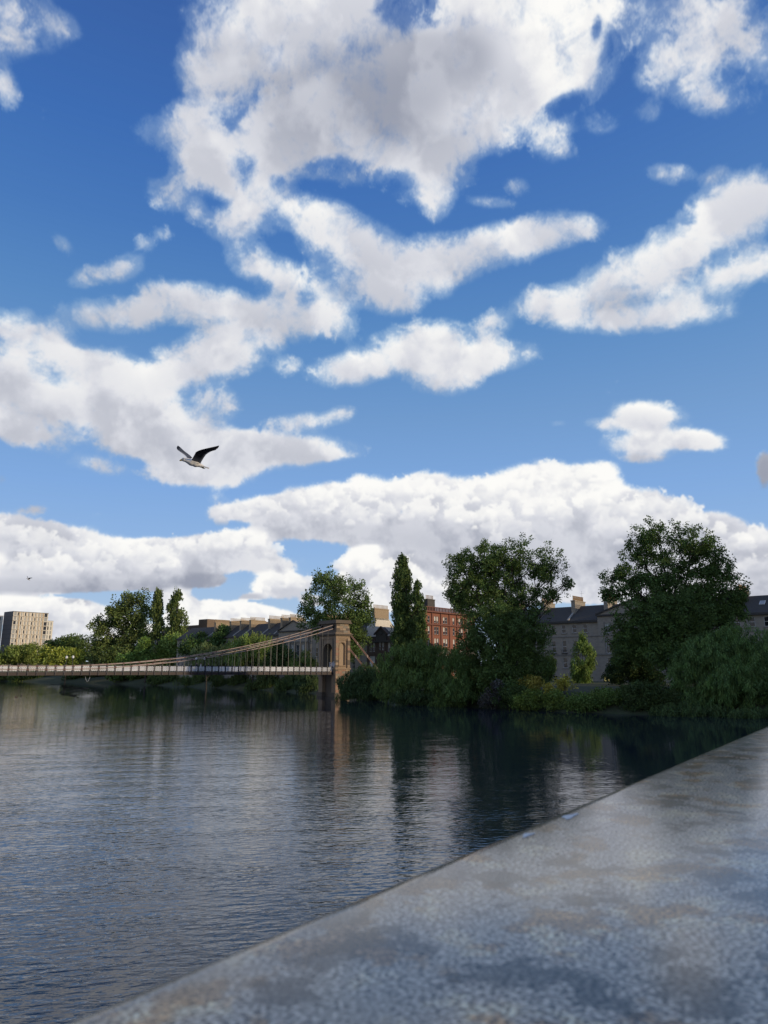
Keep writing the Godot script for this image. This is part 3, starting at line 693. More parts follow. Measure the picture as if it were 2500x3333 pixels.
	func mesh() -> ArrayMesh:
		var a := []
		a.resize(Mesh.ARRAY_MAX)
		a[Mesh.ARRAY_VERTEX] = v
		a[Mesh.ARRAY_NORMAL] = n
		a[Mesh.ARRAY_INDEX] = i
		if tinted:
			a[Mesh.ARRAY_COLOR] = c
		if uv.size() == v.size():
			a[Mesh.ARRAY_TEX_UV] = uv
		var m := ArrayMesh.new()
		m.add_surface_from_arrays(Mesh.PRIMITIVE_TRIANGLES, a)
		return m


var M := {}
var taken := {}
var cache := {}


func numbered(called: String) -> String:
	var k: int = taken.get(called, -1) + 1
	taken[called] = k
	return called if k == 0 else "%s_%03d" % [called, k]


func obj(called: String, mesh: Mesh, material: Material, parent: Node3D, at := Vector3.ZERO, turn := Basis.IDENTITY) -> MeshInstance3D:
	var o := MeshInstance3D.new()
	o.name = called
	o.mesh = mesh
	o.material_override = material
	o.transform = Transform3D(turn, at)
	parent.add_child(o, true)
	return o


func tag(o: Node3D, label: String, category: String, group := "") -> Node3D:
	o.set_meta("label", label)
	o.set_meta("category", category)
	if group:
		o.set_meta("group", group)
	return o


func thing(called: String, label: String, category: String, at := Vector3.ZERO, turn := 0.0, group := "") -> Node3D:
	var o := Node3D.new()
	o.name = numbered(called)
	add_child(o)
	o.position = at
	o.rotation_degrees.y = turn
	return tag(o, label, category, group)


func structure(called: String, mesh: Mesh, material: Material) -> MeshInstance3D:
	var o := obj(numbered(called), mesh, material, self)
	o.set_meta("kind", "structure")
	return o


func lin(r: float, g: float, b: float) -> Color:
	return Color(r, g, b).linear_to_srgb()


func plain(r: float, g: float, b: float, rough := 0.8, metal := 0.0) -> StandardMaterial3D:
	var m := StandardMaterial3D.new()
	m.albedo_color = lin(r, g, b)
	m.roughness = rough
	m.metallic = metal
	return m


# a mottled material: noise between the given linear colours, laid out in metres by world position
func mottled(seed_: int, metres: float, stops: Array, rough := 0.85, freq := 0.012, relief := 0.0) -> StandardMaterial3D:
	var key := "%d %s %f" % [seed_, str(stops), freq]
	if not cache.has(key):
		var noise := FastNoiseLite.new()
		noise.seed = seed_
		noise.frequency = freq * 2.0
		noise.fractal_octaves = 6
		noise.fractal_gain = 0.62
		var im := noise.get_seamless_image(256, 256)
		var g := Gradient.new()
		g.offsets = PackedFloat32Array()
		g.colors = PackedColorArray()
		var off := PackedFloat32Array()
		var col := PackedColorArray()
		for k in stops.size():
			off.append(0.22 + 0.56 * k / maxf(1, stops.size() - 1))
			col.append(lin(stops[k][0], stops[k][1], stops[k][2]))
		g.offsets = off
		g.colors = col
		var out := Image.create(256, 256, false, Image.FORMAT_RGB8)
		for y in 256:
			for x in 256:
				out.set_pixel(x, y, g.sample(im.get_pixel(x, y).r))
		cache[key] = [ImageTexture.create_from_image(out), ImageTexture.create_from_image(im)]
	var m := StandardMaterial3D.new()
	m.albedo_texture = cache[key][0]
	m.roughness = rough
	m.uv1_triplanar = true
	m.uv1_world_triplanar = true
	m.uv1_scale = Vector3.ONE / metres
	if relief > 0.0:
		m.heightmap_enabled = true
		m.heightmap_texture = cache[key][1]
		m.heightmap_scale = relief
	return m


func toned(m: StandardMaterial3D, k: float, warm := 0.0) -> StandardMaterial3D:
	var o: StandardMaterial3D = m.duplicate()
	o.albedo_color = lin(minf(1.0, k * (1.0 + warm)), k, maxf(0.0, k * (1.0 - warm)))
	return o


# ---------------------------------------------------------------- bodies as smooth-joined tapered bones, meshed as surface nets
func body_shape(s: Shape, bones: Array, cell: float, blend: float, paint: Callable) -> void:
	var lo := Vector3.INF
	var hi := -Vector3.INF
	for b in bones:
		var r: float = maxf(b[2], b[3]) + cell * 2.0
		for p in [b[0], b[1]]:
			lo = lo.min(p - Vector3.ONE * r)
			hi = hi.max(p + Vector3.ONE * r)
	var nx := int((hi.x - lo.x) / cell) + 2
	var ny := int((hi.y - lo.y) / cell) + 2
	var nz := int((hi.z - lo.z) / cell) + 2
	var d := PackedFloat32Array()
	d.resize(nx * ny * nz)
	d.fill(1.0)
	for b in bones:
		var a: Vector3 = b[0]
		var e: Vector3 = b[1] - a
		var ee := maxf(e.length_squared(), 1e-9)
		var r: float = maxf(b[2], b[3]) + blend + cell * 2.0
		var l0: Vector3 = ((a.min(b[1]) - Vector3.ONE * r - lo) / cell).max(Vector3.ZERO)
		var h0: Vector3 = ((a.max(b[1]) + Vector3.ONE * r - lo) / cell).min(Vector3(nx - 1, ny - 1, nz - 1))
		for z in range(int(l0.z), int(h0.z) + 1):
			for y in range(int(l0.y), int(h0.y) + 1):
				for x in range(int(l0.x), int(h0.x) + 1):
					var p := lo + Vector3(x, y, z) * cell - a
					var t := clampf(p.dot(e) / ee, 0.0, 1.0)
					var q := (p - e * t).length() - lerpf(b[2], b[3], t)
					var at := (z * ny + y) * nx + x
					var old := d[at]
					var h := clampf(0.5 + 0.5 * (old - q) / blend, 0.0, 1.0)
					d[at] = lerpf(old, q, h) - blend * h * (1.0 - h)
	var index := {}
	var first := s.i.size()
	var corner := [0, 1, nx, nx + 1, nx * ny, nx * ny + 1, nx * ny + nx, nx * ny + nx + 1]
	for z in nz - 1:
		for y in ny - 1:
			for x in nx - 1:
				var at := (z * ny + y) * nx + x
				var inside := 0
				for k in 8:
					if d[at + corner[k]] < 0.0:
						inside += 1
				if inside == 0 or inside == 8:
					continue
				var sum := Vector3.ZERO
				var count := 0
				for k in 8:
					for bit in [1, 2, 4]:
						if not k & bit:
							var d0 := d[at + corner[k]]
							var d1 := d[at + corner[k | bit]]
							if (d0 < 0.0) != (d1 < 0.0):
								var t := d0 / (d0 - d1)
								var p0 := Vector3(k & 1, (k >> 1) & 1, (k >> 2) & 1)
								var p1 := Vector3((k | bit) & 1, ((k | bit) >> 1) & 1, ((k | bit) >> 2) & 1)
								sum += p0.lerp(p1, t)
								count += 1
				var g := Vector3(d[at + 1] - d[at], d[at + nx] - d[at], d[at + nx * ny] - d[at]) + Vector3(d[at + corner[7]] - d[at + corner[6]], d[at + corner[7]] - d[at + corner[5]], d[at + corner[7]] - d[at + corner[3]])
				var p := lo + (Vector3(x, y, z) + sum / count) * cell
				index[at] = s.v.size()
				s.v.append(p)
				s.n.append(g.normalized())
				s.c.append(paint.call(p))
	for at in index:
		var x: int = at % nx
		var y: int = (at / nx) % ny
		var z: int = at / (nx * ny)
		for axis in 3:
			var step: int = [1, nx, nx * ny][axis]
			var u: int = [nx, nx * ny, 1][axis]
			var w: int = [nx * ny, 1, nx][axis]
			if [y, z, x][axis] == 0 or [z, x, y][axis] == 0:
				continue
			if at + step >= d.size() or (d[at] < 0.0) == (d[at + step] < 0.0):
				continue
			if not (index.has(at - u) and index.has(at - w) and index.has(at - u - w)):
				continue
			var q := [index[at], index[at - u], index[at - u - w], index[at - w]]
			if d[at] < 0.0:
				q.reverse()
			s.i.append_array(PackedInt32Array([q[0], q[1], q[2], q[0], q[2], q[3]]))
	var sums := {}
	for k in range(first, s.i.size(), 3):
		var fn := (s.v[s.i[k + 2]] - s.v[s.i[k]]).cross(s.v[s.i[k + 1]] - s.v[s.i[k]])
		for j in 3:
			sums[s.i[k + j]] = sums.get(s.i[k + j], Vector3.ZERO) + fn
	for k in sums:
		var m: Vector3 = sums[k].normalized()
		s.n[k] = m if m.dot(s.n[k]) >= 0.0 else -m
	s.tinted = true


# ---------------------------------------------------------------- land
const SOUTH := [[92, -80], [66, -84], [46, -88], [35, -92], [24, -98], [17, -108], [4, -122], [-5, -142], [-10, -155], [-16, -172], [-31, -196], [-51, -222], [-80, -258], [-112, -294], [-150, -326], [-205, -362], [-330, -400], [-640, -410]]
const NORTH := [[-60, -20], [-100, -70], [-150, -190], [-176, -296], [-230, -330], [-340, -350], [-640, -350]]
const RISE := [[-2.5, -1.2], [0.0, 0.1], [4.0, 1.5], [9.0, 2.4], [18.0, 2.9], [26.0, 3.0]]


func inland(x: float, z: float) -> float:
	var best := 1e9
	var side := 1.0
	var p := Vector2(x, z)
	for k in SOUTH.size() - 1:
		var a := Vector2(SOUTH[k][0], SOUTH[k][1])
		var b := Vector2(SOUTH[k + 1][0], SOUTH[k + 1][1])
		var q := Geometry2D.get_closest_point_to_segment(p, a, b)
		if p.distance_to(q) < best:
			best = p.distance_to(q)
			side = 1.0 if (b - a).cross(p - a) > 0.0 else -1.0
	return best * side


func land_y(x: float, z: float) -> float:
	var d := inland(x, z)
	for k in RISE.size() - 1:
		if d < RISE[k + 1][0]:
			return lerpf(RISE[k][1], RISE[k + 1][1], clampf((d - RISE[k][0]) / (RISE[k + 1][0] - RISE[k][0]), 0.0, 1.0))
	return 3.0


func bank(line: Array, side: float, beyond: Array, called: String) -> void:
	var s := Shape.new()
	var rows := []
	for k in line.size():
		var a := Vector2(line[maxi(0, k - 1)][0], line[maxi(0, k - 1)][1])
		var b := Vector2(line[mini(line.size() - 1, k + 1)][0], line[mini(line.size() - 1, k + 1)][1])
		var m := (b - a).normalized().orthogonal() * -side
		var row := []
		for r in RISE:
			row.append(Vector3(line[k][0] + m.x * r[0], r[1], line[k][1] + m.y * r[0]))
		rows.append(row)
	for k in rows.size() - 1:
		for r in RISE.size() - 1:
			if side > 0:
				s.quad(rows[k][r], rows[k][r + 1], rows[k + 1][r + 1], rows[k + 1][r])
			else:
				s.quad(rows[k][r], rows[k + 1][r], rows[k + 1][r + 1], rows[k][r + 1])
	var poly := PackedVector2Array()
	for row in rows:
		poly.append(Vector2(row[-1].x, row[-1].z))
	for q in beyond:
		poly.append(Vector2(q[0], q[1]))
	var t := Geometry2D.triangulate_polygon(poly)
	for k in range(0, t.size(), 3):
		var a := poly[t[k]]
		var b := poly[t[k + 1]]
		var d := poly[t[k + 2]]
		if (b - a).cross(d - a) > 0.0:
			var w := b
			b = d
			d = w
		s.tri(Vector3(a.x, 3.0, a.y), Vector3(b.x, 3.0, b.y), Vector3(d.x, 3.0, d.y))
	structure(called, s.mesh(), M.turf)


# ---------------------------------------------------------------- water: ripples as a relief, calmer towards the wooded bank
func ripples() -> ImageTexture:
	var size := 1536
	var a := FastNoiseLite.new()
	a.seed = 5
	a.noise_type = FastNoiseLite.TYPE_SIMPLEX_SMOOTH
	a.frequency = 0.030
	a.fractal_octaves = 3
	a.fractal_gain = 0.42
	a.domain_warp_enabled = true
	a.domain_warp_amplitude = 14.0
	a.domain_warp_frequency = 0.02
	var ia := a.get_seamless_image(size, size)
	ia.convert(Image.FORMAT_RF)
	var b := FastNoiseLite.new()
	b.seed = 9
	b.frequency = 0.004
	b.fractal_octaves = 2
	var ib := b.get_seamless_image(size, size)
	ib.convert(Image.FORMAT_RF)
	var ha := ia.get_data().to_float32_array()
	var hb := ib.get_data().to_float32_array()
	for k in ha.size():
		var h := ha[k]
		ha[k] = h * (0.55 + 0.9 * hb[k]) + hb[k] * 0.9
	var bytes := PackedFloat32Array()
	bytes.resize(size * size * 3)
	# metres a pixel: 34 m along the crests, 13 m across them; relief 3 cm from trough to crest
	var kx := 0.030 / (2.0 * 34.5 / size)
	var ky := 0.030 / (2.0 * 13.5 / size)
	for y in size:
		var up := ((y + size - 1) % size) * size
		var dn := ((y + 1) % size) * size
		var row := y * size
		for x in size:
			var sx := (ha[row + (x + 1) % size] - ha[row + (x + size - 1) % size]) * kx
			var sy := (ha[dn + x] - ha[up + x]) * ky
			var m := Vector3(-sx, sy, 1.0).normalized()
			var o := (row + x) * 3
			bytes[o] = m.x * 0.5 + 0.5
			bytes[o + 1] = m.y * 0.5 + 0.5
			bytes[o + 2] = m.z * 0.5 + 0.5
	return ImageTexture.create_from_image(Image.create_from_data(size, size, false, Image.FORMAT_RGBF, bytes.to_byte_array()))


func water_material(tex: Texture2D, strength: float) -> StandardMaterial3D:
	var m := plain(0.014, 0.023, 0.034, 0.02)
	m.metallic_specular = 0.5
	m.normal_enabled = true
	m.normal_texture = tex
	m.normal_scale = strength
	return m


# the edge of a wind lane: a line of points made finer and uneven
func lane(line: Array, seed_: int) -> Array:
	var n := FastNoiseLite.new()
	n.seed = seed_
	n.frequency = 0.045
	n.fractal_octaves = 4
	n.fractal_gain = 0.6
	var out := []
	for k in line.size() - 1:
		for j in 14:
			var p := Vector2(line[k][0], line[k][1]).lerp(Vector2(line[k + 1][0], line[k + 1][1]), j / 14.0)
			var far := maxf(0.0, -p.y - 12.0)
			out.append([p.x, p.y + n.get_noise_2d(p.x, p.y * 0.3) * minf(far * 0.085, 9.0)])
	out.append(line[-1])
	return out


# a sheet of river between two lines of the same number of points, from nearer to farther
func water_sheet(a: Array, b: Array, m: Material) -> void:
	var s := Shape.new()
	for k in a.size() - 1:
		for p in [[a[k], b[k]], [a[k + 1], b[k + 1]]]:
			for q in p:
				s.v.append(Vector3(q[0], 0.0, q[1]))
				s.n.append(Vector3.UP)
				s.c.append(Color.WHITE)
				var r := Vector2(q[0], q[1]).rotated(0.17)
				s.uv.append(Vector2(r.x / 34.5, r.y / 13.5))
		var o := k * 4
		s.i.append_array(PackedInt32Array([o, o + 1, o + 3, o, o + 3, o + 2]))
	structure("water", s.mesh(), m)


# ---------------------------------------------------------------- trees
func sprig(habit: String, seed_: int) -> ArrayMesh:
	var r := RandomNumberGenerator.new()
	r.seed = seed_
	var s := Shape.new()
	var leaves := 11 if habit != "willow" else 12
	for k in leaves:
		var d := Vector3(r.randf_range(-1, 1), r.randf_range(-1, 1), r.randf_range(-1, 1)).normalized()
		var at := d * r.randf_range(0.15, 0.85)
		var long := r.randf_range(0.42, 0.62)
		var wide := r.randf_range(0.20, 0.30)
		var dir := (d + Vector3(r.randf_range(-1, 1), r.randf_range(-1, 1), r.randf_range(-1, 1)) * 0.8).normalized()
		if habit == "willow":
			at *= Vector3(0.7, 1.15, 0.7)
			dir = (Vector3(r.randf_range(-0.5, 0.5), -1.0, r.randf_range(-0.5, 0.5)) + d * 0.6).normalized()
			long *= 1.3
			wide *= 0.5
		elif habit == "poplar":
			at *= Vector3(0.75, 1.2, 0.75)
			dir = (Vector3(r.randf_range(-0.7, 0.7), 1.0, r.randf_range(-0.7, 0.7)) + d * 0.5).normalized()
			wide *= 0.8
		var side := dir.cross(Vector3(r.randf_range(-1, 1), r.randf_range(-1, 1), r.randf_range(-1, 1))).normalized()
		var bend := dir.cross(side) * wide * 0.35
		var tip := at + dir * long
		var mid := at + dir * long * 0.45
		s.tint = Color.WHITE
		s.tri(at, mid + side * wide + bend, tip)
		s.tri(at, tip, mid - side * wide + bend)
	return s.mesh()


func make_tree(t: Array, number: int) -> void:
	var habit: String = t[2]
	var g := land_y(t[3], t[4])
	var root := thing(t[0], t[1], "tree" if String(t[0]).ends_with("tree") else "bush", Vector3(t[3], g, t[4]), 0.0, GROUPS.get(t[0], ""))
	var r := RandomNumberGenerator.new()
	r.seed = 1000 + number * 17
	var far := Vector2(t[3], t[4]).length()
	var size := clampf(far * 0.0041, 0.38, 1.4)
	if habit == "willow":
		size *= 1.1
	var lobes := []
	var top := -1e9
	var low := 1e9
	for l in t[7]:
		var depth: float = minf(l[2], 7.0) * (0.85 if habit != "poplar" else 1.0)
		lobes.append([Vector3(l[0], l[1] - g, r.randf_range(-0.55, 0.55) * minf(l[2], 6.0) * (0.3 if habit == "poplar" else 1.0)), Vector3(l[2], l[3], depth), l[4]])
		top = maxf(top, l[1] - g + l[3])
		low = minf(low, l[1] - g - l[3])
	# trunk and limbs
	var bole := clampf(top * 0.016, 0.06, 0.42)
	var fork := maxf(top * 0.28, low * 0.9)
	var s := Shape.new()
	var lean := Vector3(r.randf_range(-0.03, 0.03), 0, r.randf_range(-0.03, 0.03)) * top
	s.tube([Vector3(0, -0.4, 0), Vector3(0, 0.4, 0), lean * 0.4 + Vector3(0, fork * 0.6, 0), lean + Vector3(0, fork, 0), lean * 1.4 + Vector3(0, lerpf(fork, top, 0.55), 0)], [bole * 1.35, bole * 1.05, bole * 0.9, bole * 0.75, bole * 0.25], 8)
	obj("trunk", s.mesh(), M.bark, root)
	for l in lobes:
		var c: Vector3 = l[0]
		var e: Vector3 = l[1]
		var start := lean * 0.7 + Vector3(0, clampf(c.y * 0.45, fork * 0.35, fork * 1.5), 0)
		if start.y > c.y - e.y * 0.2:
			start.y = maxf(0.2, c.y - e.y)
		var limb := Shape.new()
		var bow := start.lerp(c, 0.5) + Vector3(r.randf_range(-0.4, 0.4), -0.04 * start.distance_to(c), r.randf_range(-0.4, 0.4))
		var fat := bole * clampf(0.26 + e.x / 16.0, 0.22, 0.6)
		limb.tube([start, bow, c], [fat, fat * 0.7, fat * 0.38], 6)
		var twigs := 5 if habit != "poplar" else 2
		for k in twigs:
			var d := Vector3(r.randf_range(-1, 1), r.randf_range(-0.3, 1), r.randf_range(-1, 1)).normalized()
			var from := bow.lerp(c, r.randf_range(0.1, 0.95))
			var end := c + d * e * 0.86
			limb.tube([from, from.lerp(end, 0.5) + Vector3(0, -0.05 * e.y, 0), end], [fat * 0.42, fat * 0.28, fat * 0.1], 5)
		obj("limb", limb.mesh(), M.bark, root)
	# crown
	var gap := FastNoiseLite.new()
	gap.seed = 70 + number
	gap.frequency = 0.42 / maxf(size, 0.5) * 0.5
	gap.fractal_octaves = 2
	var buffer := PackedFloat32Array()
	var count := 0
	var lumps := []
	for l in lobes:
		var e: Vector3 = l[1]
		var area := (e.x * e.y + e.x * e.z + e.y * e.z) / 3.0 * 4.0 * PI
		var n := int(area / (size * size) * 2.3 * float(l[2]) * float(t[6])) + 12
		for k in n:
			var d := Vector3(r.randfn(), r.randfn(), r.randfn()).normalized()
			var rad := pow(r.randf(), 0.42)
			var p: Vector3 = l[0] + d * e * rad * (1.0 + 0.24 * gap.get_noise_3dv((l[0] + d * e) * 0.7) * 2.0)
			if gap.get_noise_3dv(p) < -0.08 + 0.55 * (1.0 - float(l[2])) and rad > 0.25:
				continue
			if p.y + g < 0.12:
				continue
			var b := Basis(Vector3(r.randfn(), r.randfn(), r.randfn()).normalized(), r.randf() * TAU)
			if habit == "willow":
				b = Basis(Vector3.UP, r.randf() * TAU) * Basis(Vector3.RIGHT, r.randf_range(-0.5, 0.5))
			elif habit == "poplar":
				b = Basis(Vector3.UP, r.randf() * TAU) * Basis(Vector3.RIGHT, r.randf_range(-0.35, 0.35))
			b = b.scaled(Vector3.ONE * size * r.randf_range(0.7, 1.25) * (1.15 if habit == "poplar" else 1.0))
			var shade := r.randf_range(0.62, 1.6)
			buffer.append_array(PackedFloat32Array([b.x.x, b.y.x, b.z.x, p.x, b.x.y, b.y.y, b.z.y, p.y, b.x.z, b.y.z, b.z.z, p.z, shade * r.randf_range(0.92, 1.12), shade, shade * r.randf_range(0.8, 1.1), 1.0]))
			count += 1
	var mm := MultiMesh.new()
	mm.transform_format = MultiMesh.TRANSFORM_3D
	mm.use_colors = true
	mm.mesh = M["sprig_" + habit]
	mm.instance_count = count
	mm.buffer = buffer
	var crown := MultiMeshInstance3D.new()
	crown.name = "crown"
	crown.multimesh = mm
	crown.material_override = leaf_material(t[5])
	crown.set_meta("kind", "stuff")
	root.add_child(crown, true)
	total_sprigs += count


var total_sprigs := 0


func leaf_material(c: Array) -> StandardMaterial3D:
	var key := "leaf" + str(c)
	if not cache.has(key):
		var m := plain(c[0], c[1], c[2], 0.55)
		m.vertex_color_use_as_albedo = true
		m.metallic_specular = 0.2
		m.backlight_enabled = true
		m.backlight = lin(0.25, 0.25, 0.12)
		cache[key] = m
	return cache[key]


# ---------------------------------------------------------------- buildings
# a sash window for an opening w x h whose lower left corner is the origin; the frame stands back in the reveal
func window_frame(w: float, h: float, bars: int, mid := true) -> ArrayMesh:
	var key := "frame %.2f %.2f %d %s" % [w, h, bars, mid]
	if not cache.has(key):
		var s := Shape.new()
		var t := 0.075
		s.box(Vector3(t / 2, h / 2, 0.04), Vector3(t, h, 0.08))
		s.box(Vector3(w - t / 2, h / 2, 0.04), Vector3(t, h, 0.08))
		s.box(Vector3(w / 2, t / 2, 0.04), Vector3(w - 2 * t, t, 0.08))
		s.box(Vector3(w / 2, h - t / 2, 0.04), Vector3(w - 2 * t, t, 0.08))
		if mid:
			s.box(Vector3(w / 2, h * 0.5, 0.045), Vector3(w - 2 * t, t * 0.8, 0.07))
		for k in bars:
			var x := t + (w - 2 * t) * (k + 1.0) / (bars + 1.0)
			s.box(Vector3(x, h / 2, 0.035), Vector3(0.045, h - 2 * t, 0.05))
		cache[key] = s.mesh()
	return cache[key]


func pane_mesh(w: float, h: float) -> ArrayMesh:
	var key := "pane %.2f %.2f" % [w, h]
	if not cache.has(key):
		cache[key] = Shape.new().box(Vector3(w / 2, h / 2, -0.01), Vector3(w, h, 0.02)).mesh()
	return cache[key]


func put_window(parent: Node3D, o: Array, back: float, bars: int, r: RandomNumberGenerator, frame_mat: Material, z := 0.0, mid := true, blind := 0.25) -> Node3D:
	var f := obj("window", window_frame(o[2], o[3], bars, mid), frame_mat, parent, Vector3(o[0], o[1], z - back))
	obj("pane", pane_mesh(o[2], o[3]), M.glass, f, Vector3(0, 0, 0.0))
	if r.randf() < blind:
		var part := r.randf_range(0.3, 0.7)
		obj("blind", pane_mesh(o[2] - 0.24, o[3] * part), M.blind, f, Vector3(0.12, o[3] * (1.0 - part) - 0.1, 0.023))
	return f


func sill(parent: Node3D, o: Array, m: Material, z := 0.0) -> void:
	obj("sill", box_mesh(o[2] + 0.3, 0.14, 0.22), m, parent, Vector3(o[0] + o[2] / 2, o[1] - 0.072, z + 0.06))


func box_mesh(x: float, y: float, z: float) -> ArrayMesh:
	var key := "box %.3f %.3f %.3f" % [x, y, z]
	if not cache.has(key):
		cache[key] = Shape.new().box(Vector3.ZERO, Vector3(x, y, z)).mesh()
	return cache[key]


func pot_mesh() -> ArrayMesh:
	if not cache.has("pot"):
		var s := Shape.new()
		s.tube([Vector3.ZERO, Vector3(0, 0.08, 0), Vector3(0, 0.12, 0), Vector3(0, 0.88, 0), Vector3(0, 0.9, 0), Vector3(0, 1.08, 0)], [0.15, 0.15, 0.12, 0.095, 0.13, 0.13], 8)
		cache["pot"] = s.mesh()
	return cache["pot"]


# a stack that stands across the ridge: length along z, pots in a row
func chimney(parent: Node3D, at: Vector3, size: Vector3, pots: int, wall: Material, pot_mat: Material, along := Vector3(0, 0, 1)) -> void:
	var c := obj("chimney", box_mesh(size.x, size.y, size.z), wall, parent, at + Vector3(0, size.y / 2, 0))
	obj("cap", box_mesh(size.x + 0.2, 0.22, size.z + 0.2), wall, c, Vector3(0, size.y / 2 + 0.11, 0))
	var span := (size.z if along.z > 0 else size.x) - 0.4
	for k in pots:
		obj("chimney_pot", pot_mesh(), pot_mat, c, Vector3(0, size.y / 2 + 0.22, 0) + along * (-span / 2 + span * k / maxf(1, pots - 1)))


# walls of a long house: the front with openings, plain ends up to the gables and a plain back
func shell(w: float, y0: float, eave: float, ridge: float, depth: float, openings: Array, reveal := 0.22) -> ArrayMesh:
	var s := Shape.new()
	s.wall(0, y0, w, eave, openings, reveal)
	s.quad(Vector3(w, y0, 0), Vector3(w, y0, -depth), Vector3(w, eave, -depth), Vector3(w, eave, 0))
	s.tri(Vector3(w, eave, 0), Vector3(w, eave, -depth), Vector3(w, ridge, -depth / 2))
	s.quad(Vector3(0, y0, -depth), Vector3(0, y0, 0), Vector3(0, eave, 0), Vector3(0, eave, -depth))
	s.tri(Vector3(0, eave, -depth), Vector3(0, eave, 0), Vector3(0, ridge, -depth / 2))
	s.quad(Vector3(w, y0, -depth), Vector3(0, y0, -depth), Vector3(0, eave, -depth), Vector3(w, eave, -depth))
	return s.mesh()


func gable_roof(w: float, eave: float, ridge: float, depth: float, out := 0.35) -> ArrayMesh:
	var s := Shape.new()
	var k := (ridge - eave) / (depth / 2)
	var f := Vector3(0, eave - out * k, out)
	var t := Vector3(0, ridge + 0.05, -depth / 2)
	var b := Vector3(0, eave - out * k, -depth - out)
	var x := Vector3(w, 0, 0)
	var th := Vector3(0, 0.16, 0)
	f.y += 0.05
	b.y += 0.05
	s.quad(f + th, f + x + th, t + x + th, t + th)
	s.quad(t + th, t + x + th, b + x + th, b + th)
	s.quad(f, f + x, f + x + th, f + th)
	s.quad(t, t + x, f + x, f)
	s.quad(b, b + x, t + x, t)
	s.quad(f, f + th, t + th, t)
	s.quad(t, t + th, b + th, b)
	s.quad(f + x, t + x, t + x + th, f + x + th)
	s.quad(t + x, b + x, b + x + th, t + x + th)
	return s.mesh()


func skew(parent: Node3D, x: float, eave: float, ridge: float, depth: float) -> void:
	for side in [0, 1]:
		var a := Vector3(x, eave + 0.22, 0.2 if side == 0 else -depth - 0.2)
		var b := Vector3(x, ridge + 0.34, -depth / 2)
		obj("skew_stone", Shape.new().bar(a, b, 0.42, 0.22).mesh(), M.skew, parent)


func pediment(parent: Node3D, x0: float, x1: float, y: float, rise: float, z: float) -> void:
	var s := Shape.new()
	var m := (x0 + x1) / 2
	s.tri(Vector3(x0, y, z), Vector3(x1, y, z), Vector3(m, y + rise, z))
	s.quad(Vector3(x0, y, z), Vector3(m, y + rise, z), Vector3(m, y + rise, z - 6), Vector3(x0, y, z - 6))
	s.quad(Vector3(m, y + rise, z), Vector3(x1, y, z), Vector3(x1, y, z - 6), Vector3(m, y + rise, z - 6))
	obj("pediment", s.mesh(), M.grey_stone, parent)
	obj("pediment_moulding", Shape.new().bar(Vector3(x0 - 0.3, y + 0.1, z + 0.12), Vector3(m, y + rise + 0.14, z + 0.12), 0.5, 0.28).mesh(), M.dark_stone, parent)
	obj("pediment_moulding", Shape.new().bar(Vector3(x1 + 0.3, y + 0.1, z + 0.12), Vector3(m, y + rise + 0.14, z + 0.12), 0.5, 0.28).mesh(), M.dark_stone, parent)
	obj("cornice", box_mesh(x1 - x0 + 0.5, 0.34, 0.6), M.dark_stone, parent, Vector3(m, y - 0.18, z + 0.16))


